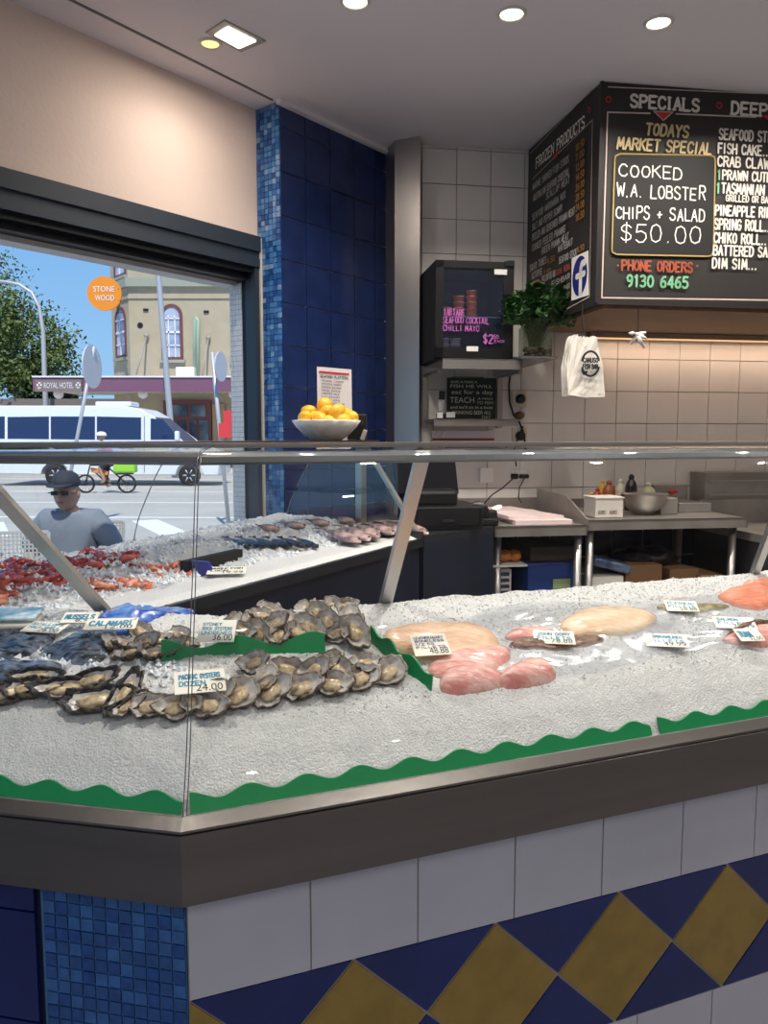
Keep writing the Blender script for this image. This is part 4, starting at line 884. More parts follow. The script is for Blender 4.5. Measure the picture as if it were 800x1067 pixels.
a, b = hw(466, 434, .12), hw(517, 394, .12); t = empty('slogan_sign', Vector(((a.x+b.x)/2, (a.y+b.y)/2, 1.545)), 'dark wooden sign with pale fishing proverb leaning on the wall', 'sign')
sa, sb = (Vector(a[:2])-BP).dot(dB), (Vector(b[:2])-BP).dot(dB); bm = bmesh.new(); slab(bm, sa, sb, .102, .118, 1.5455, b.z); mesh('board', bm, mat('green_black_board', (26, 38, 34), .6, var=.3, scale=20), t)
def pt(bmh, s, x0, yb, x1, h): pass
o = wq(sa, .1195, 1.5455); wS = sb-sa; hS = b.z-1.5455; u = v3(dB); PALEI = mat('pale_ink', (196, 200, 176), .6); acc = bmesh.new()
for s, y, x0, w, h in (('GIVE A MAN A', .87, .06, .55, .06), ('FISH HE WILL', .76, .06, .86, .08), ('eat for a day', .61, .08, .86, .10), ('TEACH', .40, .05, .50, .14), ('A MAN', .47, .62, .30, .06), ('TO FISH', .37, .60, .34, .07), ("and he'll sit in a boat", .26, .06, .88, .07), ('DRINKING BEER ALL', .12, .10, .80, .09), ('DAY', .02, .72, .18, .07)): merge(acc, bfont(s, o+u*wS*x0+Z3*hS*y, u, Z3, hS*h, wS*w))
mesh('lettering', acc, PALEI, t)
bm = bmesh.new(); s = sof(486, 392, .05); slab(bm, s-.085, s+.085, .03, .09, 1.5455, 1.775); setp(mesh('green_carton', bm, mat('faded_green_card', (108, 128, 84), .6), None, center=True), 'faded green carton behind the fishing sign', 'carton')
a, b = hw(450, 472, .03), hw(515, 449, .03); sa, sb = (Vector(a[:2])-BP).dot(dB), (Vector(b[:2])-BP).dot(dB)
t = empty('wall_notice', wq((sa+sb)/2, 0, a.z), 'white wall notice with red stripe below the lower shelf', 'notice'); bm = bmesh.new(); slab(bm, sa, sb, 0.001, .03, a.z, b.z); mesh('panel', bm, mat('notice_white', (214, 206, 210), .3), t)
bm = bmesh.new(); zr = hw(480, 459, .03).z; slab(bm, sa, sb, .030, .0315, zr, zr+.012); mesh('red_stripe', bm, mat('dull_red', (150, 48, 52), .5), t)
bm = bmesh.new()
for k, x in enumerate((454, 461)): tube(bm, [hw(x, 456, .033), hw(x+1, 453, .033), hw(x+3, 451, .033)], .004, 6)
mesh('white_hooks', bm, WHT, t)
# outlets, plugs, cables
for i, (x, y, lb_) in enumerate(((540.5, 416, 'upper'), (540.5, 454, 'lower'))):
    p = hw(x, y, 0); t = empty('power_outlet', p, f'{lb_} square power outlet with a black round plug right of the shelves', 'power outlet'); s = (Vector(p[:2])-BP).dot(dB)
    bm = bmesh.new(); slab(bm, s-.042, s+.042, .001, .012, p.z-.045, p.z+.045); mesh('plate', bm, mat('outlet_cream', (206, 196, 176), .4), t)
    bm = bmesh.new(); lathe(bm, [(.026, 0), (.026, .03), (.018, .04), (0, .04)], (0, 0, 0), 18, M=Matrix.Translation(wq(s, .012, p.z)) @ v3(nB).to_track_quat('Z', 'Y').to_matrix().to_4x4()); mesh('plug', bm, BLACK, t, True)
bm = bmesh.new(); ball(bm, hw(541, 433, .03), .032, (1, .6, .7), 2, jit=.3); setp(mesh('timer_plug', bm, mat('brown_plug', (96, 72, 44), .5), None, True, center=True), 'brown adapter plug between the two power outlets', 'plug')
bm = bmesh.new(); tube(bm, [hw(532, 386, .03), hw(530, 402, .02), hw(531, 420, .02), hw(535, 432, .025), hw(541, 440, .03), hw(546, 452, .03), hw(547, 463, .02), hw(549, 480, .02)], .005, 6); setp(mesh('power_cable', bm, BLACKM, None, True, center=True), 'black cable hanging from the fridge past the outlets', 'cable')
bm = bmesh.new(); tube(bm, [hw(545, 444, .03), hw(539, 458, .02), hw(535, 470, .02), hw(538, 486, .02)], .004, 6); setp(mesh('power_cable', bm, BLACKM, None, True, center=True), 'thin dark cable curving left below the lower outlet', 'cable')
p = hw(539, 496, 0); s = (Vector(p[:2])-BP).dot(dB); t = empty('power_outlet', p, 'wide double power outlet low on the wall, seen through the case glass', 'power outlet')
bm = bmesh.new(); slab(bm, s-.05, s+.05, .001, .010, p.z-.03, p.z+.03); mesh('plate', bm, WHITEP, t)
bm = bmesh.new(); box(bm, wq(s-.028, .03, p.z), (.035, .04, .03), rz=.15, bev=.006); box(bm, wq(s+.028, .03, p.z), (.05, .04, .022), rz=.15, bev=.006); mesh('plug', bm, BLACKM, t)
bm = bmesh.new(); tube(bm, [wq(s-.03, .05, p.z), hw(524, 508, .12), hw(512, 516, .22), hw(505, 524, .3)], .004, 6); setp(mesh('power_cable', bm, BLACKM, None, True, center=True), 'black cable running down left from the low outlet to the bench', 'cable')
bm = bmesh.new(); tube(bm, [wq(s+.03, .05, p.z), hw(541, 508, .05), hw(540, 518, .06), hw(543, 524, .08)], .003, 6); setp(mesh('power_cable', bm, BLACKM, None, True, center=True), 'thin black cable hanging straight down from the low outlet', 'cable')
bm = bmesh.new(); p = hw(506, 495, 0); s = (Vector(p[:2])-BP).dot(dB); slab(bm, s-.04, s+.035, .001, .03, p.z-.04, p.z+.04); setp(mesh('paper_dispenser', bm, WHITEP, None, center=True), 'small white wall box left of the low double outlet', 'dispenser')
# plant in glass vase on thin glass shelf
s0, s1 = f1+.012, sof(580, 372, .48); zs = hw(560, 373, .42).z
bm = bmesh.new(); slab(bm, s0, s1, 0, .50, zs-.010, zs); setp(mesh('glass_shelf', bm, mat('shelf_grey', (110, 112, 110), .25, .4), None, center=True), 'thin grey shelf right of the fridge under the plant', 'shelf')
p = hw(557, 372, .40); p.z = zs
t = empty('potted_parsley', p, 'bushy green leafy plant in a square clear glass vase beside the fridge', 'plant')
bm = bmesh.new(); hh = .15; w_ = .070
for dx, dy, sx_, sy_ in ((-w_, 0, .004, 2*w_), (w_, 0, .004, 2*w_), (0, -w_, 2*w_, .004), (0, w_, 2*w_, .004)): box(bm, p+Vector((dx, dy, hh/2+.004)), (sx_, sy_, hh))
box(bm, p+Vector((0, 0, .004)), (2*w_, 2*w_, .006)); mesh('glass_vase', bm, glassmat('vase_glass', (.84, .88, .84), .07), t)
for k in range(40):
    if k == 0: bm = bmesh.new()
    ball(bm, p+Vector((random.uniform(-.058, .058), random.uniform(-.058, .058), .016+random.uniform(0, .035))), random.uniform(.009, .014), (1, 1, .7), 1)
stuff(mesh('pebbles', bm, mat('pebbles', (120, 96, 72), .5, c2=(60, 50, 44), scale=40), t, True))
LEAF = mat('leaf_green', (58, 98, 40), .5, c2=(26, 56, 26), scale=25); bm = bmesh.new(); bl = bmesh.new()
for k in range(60):
    a = random.uniform(0, 6.28); r = random.uniform(.02, .19); top = p+Vector((r*math.cos(a)*.85, r*math.sin(a)*.55-.06, hh+.02+random.uniform(.02, .20)*(1-.25*r/.15))); 
    tube(bm, [p+Vector((random.uniform(-.03, .03), random.uniform(-.03, .03), .06)), p.lerp(top, .6)+Vector((0, 0, .04)), top], .002, 4)
    for j in range(14):
        c = top+Vector((random.uniform(-.035, .035), random.uniform(-.035, .035), random.uniform(-.035, .025))); L_ = random.uniform(.016, .030); d1 = Vector((random.uniform(-1, 1), random.uniform(-1, 1), random.uniform(-.5, .6))).normalized(); d2 = d1.cross(Vector((random.random(), random.random(), 1))).normalized(); up = d1.cross(d2)*.15*L_
        v = [bl.verts.new(q) for q in (c-d1*L_, c-d1*.3*L_+d2*.55*L_+up, c+d1*.2*L_+d2*.4*L_, c+d1*L_, c+d1*.2*L_-d2*.4*L_, c-d1*.3*L_-d2*.55*L_+up)]; bl.faces.new(v[:4]); bl.faces.new([v[0], v[3], v[4], v[5]])
mesh('stems', bm, mat('stem_green', (90, 120, 60), .5), t); mesh('foliage', bl, LEAF, t)

# ------------------------------------------------------------------ back benches
def bench_(nm, label, s0, s1, h, front, legs, splash):
    t = empty(nm, wq((s0+s1)/2, .35, 0), label, 'workbench')
    bm = bmesh.new(); slab(bm, s0, s1, .015, front, h-.012, h); slab(bm, s0, s1, front-.012, front, h-.05, h); slab(bm, s0, s0+.01, .015, front, h-.05, h); slab(bm, s1-.01, s1, .015, front, h-.05, h); mesh('worktop', bm, SMUDGE, t)
    bm = bmesh.new(); slab(bm, s0, s1, .002, .016, h, h+splash); mesh('splashback', bm, SMUDGE, t)
    for s, o in legs: bm = bmesh.new(); lathe(bm, [(.019, 0), (.019, h-.05)], wq(s, o, 0), 12); mesh('leg', bm, STEEL, t, True)
    bm = bmesh.new(); slab(bm, s0+.03, s1-.03, .05, front-.06, .36, .375); mesh('undershelf', bm, DARKST, t)
    return t
b1s0, b1s1 = .225, sof(612, 547, .70)
t1 = bench_('steel_workbench', 'stainless back bench with white paper, beside the cash register', b1s0, b1s1, 1.03, .70, [(b1s0+.04, .62), (b1s1-.03, .66), (b1s0+.04, .1), (b1s1-.03, .1)], .08)
bm = bmesh.new(); extrude_poly(bm, [wq(b1s1-.006, .02, 1.03), wq(b1s1-.006, .70, 1.03), wq(b1s1-.006, .70, 1.06), wq(b1s1-.006, .45, 1.15), wq(b1s1-.006, .02, 1.16)], v3(dB)*.008); mesh('side_guard', bm, SMUDGE, t1)
b2s0, b2s1 = b1s1+.01, sof(779, 541, .68)
t2 = bench_('steel_workbench', 'stainless back bench carrying bowl, bottles and trays', b2s0, b2s1, 1.05, .68, [(b2s0+.03, .64), (sof(706, 580, .3), .3), (sof(762, 580, .62), .62), (b2s1-.04, .1)], .05)
NT = mat('dark_blue_wall_tile', (30, 44, 70), .25, var=.2, scale=5)
bm = bmesh.new(); tilegrid(bm, wq(0, -.001, 0), v3(dB), Z3, v3(nB), rng(.01, .19, 16), rng(.0, .19, 5), .004, .004); mesh('low_navy_tiles', bm, NT, wb)
# bench 1 things
PAPER = mat('butcher_paper', (226, 206, 204), .7)
p = [hw(508, 526, .50), hw(555, 522, .15), hw(608, 545, .64), hw(505, 545, .64)]
s_a, s_b = .30, b1s1-.06
t = empty('butcher_paper_stack', wq((s_a+s_b)/2, .4, 1.03), 'thick stack of pinkish white wrapping paper on the back bench', 'paper stack')
bm = bmesh.new(); slab(bm, s_a+.04, s_b, .10, .66, 1.031, 1.052); mesh('lower_sheets', bm, PAPER, t)
bm = bmesh.new(); prism(bm, [wq(s_a, .10, 0), wq(s_b-.12, .08, 0), wq(s_b-.02, .60, 0), wq(s_a+.02, .62, 0)], 1.0525, 1.068); mesh('top_sheets', bm, PAPER, t)
q = hw(505, 546, .66); q.z = 1.03; q += v3(dB)*.0
t = empty('tape_dispenser', q, 'black tape dispenser at the front left corner of the back bench', 'tape dispenser')
bm = bmesh.new(); box(bm, q+Vector((0, .02, .018)), (.13, .06, .035), bev=.008); mesh('base', bm, BLACKM, t)
bm = bmesh.new(); lathe(bm, [(.02, -.02), (.05, -.02), (.05, .02), (.02, .02)], (0, 0, 0), 20, M=Matrix.Translation(q+Vector((-.03, .02, .065))) @ Matrix.Rotation(math.pi/2, 4, 'X')); mesh('tape_roll', bm, BLACK, t, True)
bm = bmesh.new(); box(bm, q+Vector((.035, .02, .05)), (.05, .045, .05), bev=.01); mesh('cutter', bm, BLACKM, t)
# bench 2 things
def on2(x, y, off=.4, z=1.05): q = hw(x, y, off); q.z = z; return q
def crate(nm, x0, x1, y0, z, h, off, dep, m, label, cat, lidm=None, bev=.004):
    sa, sb = sof(x0, y0, off), sof(x1, y0, off); t = empty(nm, wq((sa+sb)/2, off-dep/2, z), label, cat)
    bm = bmesh.new(); box(bm, wq((sa+sb)/2, off-dep/2, z+h/2), (sb-sa, dep, h), rz=math.radians(9), bev=bev); mesh('body', bm, m, t)
    if lidm: bm = bmesh.new(); box(bm, wq((sa+sb)/2, off-dep/2, z+h+.004), (sb-sa+.008, dep+.008, .010), rz=math.radians(9), bev=.003); mesh('lid', bm, lidm, t)
    return t, wq(sa, off+.001, z), sb-sa
CARDW = mat('white_card', (222, 214, 206), .55); CARDB = mat('brown_card', (150, 112, 76), .7, var=.15, scale=9)
t, o, w_ = crate('white_carton', 620, 649, 541, 1.051, .095, .60, .14, CARDW, 'low white cardboard box at the left end of the bowl bench', 'box', CARDW)
bm = bmesh.new()
for k in range(2): strokes(bm, 'GLOVES', o+v3(dB)*w_*(.1+.42*k)+Z3*.02, v3(dB), Z3, .016, w_*.25, th=.2)
mesh('print', bm, mat('grey_print', (150, 140, 136), .6), t)
q = on2(670, 538, .45); t = empty('mixing_bowl', q, 'wide steel mixing bowl on the back bench', 'bowl')
bm = bmesh.new(); lathe(bm, [(.045, 0), (.05, .004), (.085, .035), (.108, .075), (.116, .105), (.122, .108), (.112, .104), (.104, .075), (.08, .038), (.045, .010), (0, .009)], q, 36); mesh('bowl', bm, STEEL, t, True)
def bottle(x, y, off, r, h, m, capm, label, neck=.35, pump=False, z=1.05):
    q = on2(x, y, off, z); t = empty('sauce_bottle', q, label, 'bottle', 'sauce bottles on the back bench')
    bm = bmesh.new(); lathe(bm, [(r*.95, 0), (r, .006), (r, h*.62), (r*.85, h*.74), (r*neck, h*.86), (r*neck, h*.90)], q, 20); mesh('bottle_body', bm, m, t, True)
    bm = bmesh.new(); lathe(bm, [(r*neck*1.25, h*.88), (r*neck*1.25, h*.93), (r*.16, h), (0, h)], q, 14); mesh('cap', bm, capm, t, True); return t
YEL = mat('mustard', (216, 170, 40), .4); KET = mat('ketchup', (176, 52, 36), .4); SOY = mat('brown_sauce', (150, 84, 50), .4); CREAM = mat('cream_sauce', (214, 208, 190), .45); SOYD = mat('soy_black', (36, 26, 24), .2)
bottle(634, 525, .25, .035, .17, SOY, SOY, 'reddish brown squeeze bottle behind the white carton'); bottle(622, 528, .30, .028, .13, KET, KET, 'red squeeze bottle behind the left of the white carton'); bottle(627, 524, .18, .022, .17, YEL, YEL, 'yellow capped squeeze bottle between red and brown ones'); bottle(616, 527, .2, .03, .10, KET, YEL, 'short dark red bottle nearest the bench divider')
bottle(646, 522, .16, .030, .17, CREAM, WHITEP, 'cream squeeze bottle left of the dark one'); t = bottle(657, 522, .22, .032, .20, SOYD, BLACK, 'tall dark sauce bottle behind the steel bowl', .4)
bm = bmesh.new(); q = on2(657, 522, .22); lathe(bm, [(.0325, .03), (.0325, .10)], q, 20); mesh('label_band', bm, mat('bottle_label', (190, 180, 170), .5), t, True)
bottle(675, 522, .18, .038, .15, mat('pale_green_sauce', (212, 214, 170), .4), CREAM, 'pale greenish squeeze bottle behind the right of the bowl')
t, o, w_ = crate('steel_food_tray', 707, 741, 533, 1.051, .05, .40, .30, STEEL, 'shallow stainless food tray at the right of the back bench', 'tray')
t, o, w_ = crate('steel_food_pan', 688, 706, 536, 1.051, .085, .48, .2, SMUDGE, 'deep steel pan between bowl and shallow tray', 'pan')
t, o, w_ = crate('steel_backing_tray', 682, 716, 520, 1.051, .13, .12, .06, SMUDGE, 'upright steel tray leaning against the wall behind the pans', 'tray')
bm = bmesh.new(); ball(bm, on2(700, 522, .30, 1.155), .02, (1.3, 1, .7), 2, jit=.3); 
setp(mesh('red_cloth', bm, mat('red_cloth', (170, 40, 36), .8), None, True, center=True), 'small crumpled red cloth on the deep steel pan', 'cloth')
sa = sof(728, 510, .10); t = empty('fryer_station', wq(sa+.5, .35, 0), 'large stainless fryer unit with raised splashback at the right edge', 'fryer')
bm = bmesh.new(); slab(bm, sa, sa+1.3, .01, .16, 1.0, 1.235); slab(bm, sa-.005, sa+1.31, .01, .17, 1.235, 1.25); mesh('splashback', bm, SMUDGE, t)
bm = bmesh.new(); slab(bm, b2s1+.03, sa+1.3, .16, .78, .10, .93); mesh('cabinet', bm, DARKST, t)
bm = bmesh.new(); slab(bm, b2s1+.03, sa+1.3, .16, .78, .93, .97); slab(bm, b2s1+.03, sa+1.3, .165, .20, .97, 1.10); mesh('worktop', bm, SMUDGE, t)
bm = bmesh.new(); slab(bm, sa+.02, sa+1.28, .16, .172, 1.12, 1.128); slab(bm, sa+.02, sa+1.28, .16, .172, 1.20, 1.206); mesh('trim_rail', bm, STEEL, t)
for k in range(3): bm = bmesh.new(); tube(bm, [wq(sa+.45+.2*k, .4, .98), wq(sa+.45+.2*k, .55, 1.02), wq(sa+.45+.2*k, .85, 1.08)], .007, 8); mesh('basket_handle', bm, BLACK, t, True)
bm = bmesh.new(); slab(bm, .24, b1s1, .05, .62, .50, .51); 
# storage under the benches
UZ = .3755
BLUEC = mat('blue_crate', (30, 62, 130), .45)
def under(nm, x0, x1, z, h, off, dep, m, label, cat, lid=None): return crate(nm, x0, x1, 590, z, h, off, dep, m, label, cat, lid)
t, o, w_ = under('blue_crate', 550, 602, .3765, .45, .62, .40, BLUEC, 'blue plastic crate with green label under the paper bench', 'crate', mat('blue_lid', (24, 50, 110), .4))
bm = bmesh.new(); quad(bm, o+v3(dB)*w_*.5+Z3*.33+v3(nB)*.002, o+v3(dB)*w_*.85+Z3*.33+v3(nB)*.002, o+v3(dB)*w_*.85+Z3*.38+v3(nB)*.002, o+v3(dB)*w_*.5+Z3*.38+v3(nB)*.002); mesh('label_sticker', bm, mat('green_label', (150, 170, 120), .5), t)
t, o, w_ = under('black_basket', 552, 598, .84, .07, .58, .35, mat('dark_brown_bag', (60, 50, 42), .6), 'dark flat package lying on top of the blue crate', 'package')
t, o, w_ = under('printed_carton', 498, 533, .3765, .43, .60, .40, CARDW, 'white printed carton under the left end of the paper bench', 'box')
bm = bmesh.new()
for i in range(2):
    for k in range(6): strokes(bm, 'FROZEN SEAFOOD', o+v3(dB)*w_*(.08+.5*i)+Z3*(.40-.03*k)+v3(nB)*.002, v3(dB), Z3, .014, w_*.34, th=.3)
mesh('print', bm, mat('ink_blue_grey', (70, 76, 100), .6), t)
bm = bmesh.new(); slab(bm, sof(505, 590, .62), sof(548, 590, .62), .40, .64, .825, .835); t = setp(mesh('white_tray', bm, WHITEP, None, center=True), 'thin white tray holding a row of oranges above the printed carton', 'tray')
ORG = mat('orange_skin', (206, 124, 50), .5)
for i, x in enumerate((511, 519, 526, 536)):
    q = hw(x, 585, .56); q.z = .836+.033; bm = bmesh.new(); ball(bm, q, .033, (1, 1, .9), 3); setp(mesh('orange', bm, ORG, None, True, center=True), f'{ORD[i]} orange from the left on the thin white tray', 'orange', 'oranges on the white tray')
t, o, w_ = under('white_box', 616, 650, .3765, .38, .60, .3, CARDW, 'plain white box low under the bowl bench', 'box')
SIL = mat('silver_foil', (130, 150, 180), .25, .4, c2=(60, 80, 120), scale=16, bump=.5, bscale=20)
bm = bmesh.new(); box(bm, hw(634, 587, .52)+Vector((0, 0, 0)), (.20, .14, .05), rot=Matrix.Rotation(.25, 4, 'Y'), bev=.015); setp(mesh('foil_package', bm, SIL, None, True, center=True), 'silver blue wrapped package on the plain white box', 'package')
t, o, w_ = under('brown_carton', 652, 690, .3765, .43, .58, .35, CARDB, 'brown cardboard box under the middle of the bowl bench', 'box')
bm = bmesh.new(); ball(bm, hw(668, 580, .40), .12, (1.4, .9, .45), 3, jit=.5); setp(mesh('black_bag', bm, mat('bin_bag', (22, 24, 28), .3, bump=.8, bscale=20), None, True, center=True), 'crumpled black plastic bag on the brown box', 'bag')
t, o, w_ = under('brown_carton', 698, 728, .3765, .40, .56, .3, CARDB, 'wide low cardboard box right of the bench centre leg', 'box')
t, o, w_ = under('brown_carton', 730, 755, .3765, .37, .60, .3, CARDB, 'smallest cardboard box beside the right bench leg', 'box')

# ================================================================== MENU BOARD
K = Vector((.953, 3.525)); LE = BP + dB*.60 + nB*.012; RE = K + dB*2.3; RB = BP + dB*((RE-BP).dot(dB)) + nB*.012
BRD = mat('chalkboard', (44, 40, 38), .55, var=.12, scale=5); UND = mat('board_underside', (130, 96, 66), .6, var=.2, scale=12, stretch=(1, 8, 1))
t = empty('menu_board', (K.x+.8, K.y+.5, 2.04), 'large black painted menu board box hanging from the ceiling', 'menu board')
bm = bmesh.new(); prism(bm, [LE, K, RE, RB], 2.048, 2.998); mesh('board_box', bm, BRD, t)
bm = bmesh.new(); inn = lambda p, k: Vector((p.x, p.y)) + (Vector((1.9, 4.1))-Vector((p.x, p.y)))*k
prism(bm, [inn(LE, .04), inn(K, .04), inn(RE, .04), inn(RB, .04)], 2.03, 2.048); mesh('underside', bm, UND, t)
bm = bmesh.new(); bar(bm, v3(K, 2.055), v3(RE, 2.055), .012, .022); bar(bm, v3(K, 2.055), v3(LE, 2.055), .012, .022); bar(bm, v3(K, 2.05), v3(K, 2.998), .014, .014, up=v3(dB)); mesh('edge_trim', bm, mat('board_trim', (36, 32, 30), .5), t)
PR = Plane(K, dB, nB, .009); dl = (K-LE).normalized(); PL = Plane(LE, dl, Vector((dl.y, -dl.x)), .009)
CHK = mat('chalk_white', (240, 234, 222), .7); CRM = mat('cream_lettering', (228, 206, 156), .7); ORA = mat('orange_lettering', (176, 84, 54), .7); GRN = mat('mint_lettering', (130, 196, 150), .7); GOL = mat('gold_line', (176, 150, 84), .7); WLN = mat('pale_line', (206, 186, 176), .7); INNER = mat('inner_chalkboard', (20, 19, 19), .6); PRI = mat('amber_lettering', (176, 124, 52), .7)
bm = bmesh.new(); PR.text(bm, 'SPECIALS', 656, 99.5, 112, 727, serif=True, th=.24); mesh('heading', bm, CHK, t); bm = bmesh.new(); PR.text(bm, 'DEEP FRIED', 761, 107, 119.5, 850, serif=True, th=.24); mesh('heading', bm, CHK, t); bm = bmesh.new(); PL.text(bm, 'FROZEN PRODUCTS', 560, 165.5, 175.5, 609.5, serif=True, th=.17); mesh('heading', bm, CHK, t)
bm = bmesh.new(); PR.text(bm, 'TODAYS', 671.6, 129.5, 141, 715.5, th=.22, slant=.12); PR.text(bm, 'MARKET SPECIAL', 642, 144, 155.5, 740, th=.2, slant=.1); mesh('cream_lettering', bm, CRM, t)
def rbox(bm, x0, y0, x1, y1, r, w, Pn): pts = [(x0+r, y0), (x1-r, y0+1.5), (x1-1, y0+3), (x1, y0+r+2), (x1-2, y1-r), (x1-4, y1-1), (x1-r-2, y1), (x0+r-4, y1-2), (x0-2, y1-4), (x0-3, y1-r), (x0, y0+r), (x0+1, y0+2), (x0+r, y0)]; Pn.line(bm, pts, w); return pts
bm = bmesh.new(); ip = rbox(bm, 639.5, 161, 744, 267.5, 6, .006, PR); mesh('gold_outline', bm, GOL, t)
bm = bmesh.new(); bm.faces.new([bm.verts.new(PR.at(*p)-v3(nB)*.0009) for p in ip[:-1]]); mesh('inner_panel', bm, INNER, t)
for a_ in (('COOKED', 643.5, 172, 184, 709.5, .13, .35), ('W.A. LOBSTER', 641.5, 191.5, 204.5, 733, .12, .4), ('CHIPS + SALAD', 641, 215.5, 227.5, 733, .13, .35), ('$50.00', 645, 233, 251.5, 728.5, .07, .2)):
    bm = bmesh.new(); PR.text(bm, *a_[:5], th=a_[5], jit=a_[6]); mesh('chalk_writing', bm, CHK, t)
bm = bmesh.new(); PR.text(bm, 'PHONE ORDERS', 647, 271.5, 281.5, 720, th=.2); PR.line(bm, [(642.5, 277), (643.2, 277)], .008); PR.line(bm, [(725, 277.5), (725.6, 277.5)], .008); mesh('orange_lettering', bm, ORA, t)
bm = bmesh.new(); PR.text(bm, '9130 6465', 652, 287, 298.5, 715.5, th=.2); mesh('mint_lettering', bm, GRN, t); bm = bmesh.new(); PR.text(bm, '1', 746.5, 178, 187.5, 749, th=.2); PR.text(bm, '1', 745.5, 191.5, 201.5, 748, th=.2); mesh('mint_lettering', bm, GRN, t)
bm = bmesh.new()
for s, x0, yt, yb, x1 in (('SEAFOOD STICK', 748, 135, 145.5, 811), ('FISH CAKE...', 747, 150, 160, 802), ('CRAB CLAW', 746.5, 163.5, 173.5, 800), ('PRAWN CUTLET', 751.5, 178, 187.5, 812), ('TASMANIAN SCALLOP', 750.5, 191.5, 201.5, 834), ('GRILLED OR BATTERED', 755, 203.5, 210, 820), ('PINEAPPLE RING', 744, 214.5, 224.5, 806), ('SPRING ROLL..', 743, 228.5, 239, 800), ('CHIKO ROLL..', 742.5, 243, 253, 797), ('BATTERED SAV', 742, 256, 266, 803), ('DIM SIM...', 741, 269.5, 279.5, 787)): PR.text(bm, s, x0, yt, yb, x1, th=.2)
mesh('price_list', bm, CHK, t)
bm = bmesh.new(); PR.line(bm, [(632.5, 91.5), (830, 100)], .004); PR.line(bm, [(676, 119), (632, 117.8), (626, 310.5), (830, 313.5)], .006); PR.line(bm, [(703, 119.5), (786, 123)], .006); PR.line(bm, [(680, 116.8), (700, 117.6), (690, 126.3), (680, 116.8)], .004)
PL.line(bm, [(556, 187), (619, 125), (616, 309), (592, 322)], .004); PL.line(bm, [(554, 160), (619, 92.5)], .003); mesh('pale_border_lines', bm, WLN, t)
bm = bmesh.new(); bm.faces.new([bm.verts.new(PR.at(*p)) for p in ((681.5, 117.6), (698.5, 118.2), (690, 125))]); bm.faces.new([bm.verts.new(PR.at(*p)) for p in ((793, 121), (812, 122), (802, 129))]); bm.faces.new([bm.verts.new(PL.at(*p)) for p in ((578, 163), (585.5, 154.5), (581, 165.5))])
for Pn, x, y, rx, ry in ((PR, 633, 104.5, 2.6, 3), (PR, 748, 110.6, 2.6, 3.1), (PL, 615.5, 114.5, 1.2, 3.0)): Pn.line(bm, [(x+rx*math.cos(a*.7854), y+ry*math.sin(a*.7854)) for a in range(9)], .005)
mesh('red_marks', bm, RED, t)
bm = bmesh.new()
for s, x0, yb, x1 in (('MARINE SMOKED FISH STOCK', 556.5, 198.5, 593.5), ('AUSTRALIAN SEAFOOD COCKTAIL', 557, 210, 594), ('SCALLOP MEAT', 570.6, 208, 594.6), ('SEAFOOD MARINARA MIX', 556, 230, 590), ('SALT AND PEPPER SCAMPI', 556, 240.5, 587), ('PEELED AND DEVEINED PRAWN MEAT', 556, 251, 599.7), ('COOKED PEELED PRAWNS', 556, 262, 590), ('GREEN PRAWN MEAT', 566, 265, 593.5), ('WHITEBAIT', 583, 263, 598), ('SQUID TUBES', 553.4, 283, 570.6), ('SEAFOOD STICK', 584, 275, 602), ('OCTOPUS', 555.6, 291, 566), ('FOLLOW US ON', 566, 294.5, 579.5)): PL.text(bm, s, x0, yb-6.2, yb, x1, th=.2)
for x0, yb, x1 in ((576.5, 298.5, 595), (581, 306.5, 595), (583.5, 314, 595)): PL.text(bm, 'FISHBAR', x0, yb-5, yb, x1, th=.2)
mesh('product_list', bm, mat('dim_chalk', (176, 172, 166), .7), t)
bm = bmesh.new()
for i, s in enumerate(('10.50', '7.00', '12.00', '14.50', '26.00', '28.50', '24.00', '18.50')): PL.text(bm, s, 601.5, 151.5+i*10.4, 158+i*10.4, 610, th=.2)
PL.text(bm, '9.50', 572, 270, 275.5, 579, th=.2); PL.text(bm, '8.50', 603, 258, 263.5, 610, th=.2); PL.text(bm, '7.50', 568, 283, 288, 575, th=.2); mesh('amber_prices', bm, PRI, t)
bm = bmesh.new(); PL.text(bm, 'SOCIAL MEDIA', 580.5, 282, 287.5, 595, th=.2); mesh('red_lettering', bm, mat('dull_red_lettering', (160, 76, 64), .7), t)
bm = bmesh.new(); bm.faces.new([bm.verts.new(PL.at(*p)) for p in ((597, 313.5), (615.3, 307.5), (614.9, 261), (597.3, 269))]); fbk = mesh('social_sticker', bm, WHT, t)
fo = PL.at(597.1, 291); fr = PL.at(615.1, 284); fc = (fo+fr)/2; fu = v3(dl); fz = (PL.at(606, 265).z-PL.at(606, 310.5).z)/2; fwid = (fr-fo).length/2*.86; NF = Vector((dl.y, -dl.x, 0))*.0012
bm = bmesh.new(); bm.faces.new([bm.verts.new(fc+fu*fwid*math.cos(a*math.pi/16)+Z3*fz*.90*math.sin(a*math.pi/16)+NF) for a in range(32)]); mesh('navy_disc', bm, mat('logo_navy', (22, 28, 110), .5), fbk)
bm = bmesh.new(); strip(bm, [Vector((.012, -fz*.86)), Vector((.012, fz*.25)), Vector((.022, fz*.5)), Vector((.055, fz*.52))], .016, fc+NF*2, fu, Z3); strip(bm, [Vector((-.03, fz*.02)), Vector((.048, fz*.02))], .014, fc+NF*2, fu, Z3); mesh('white_letter', bm, WHT, fbk)
bm = bmesh.new(); PL.line(bm, [(555, 306), (555, 298), (557, 294.5), (562.5, 292), (564.5, 294), (564.5, 304)], .012); PL.line(bm, [(557, 310), (557.5, 301), (561.5, 299.5), (562, 306)], .008); mesh('camera_sticker', bm, mat('logo_rose', (190, 110, 120), .5), t)

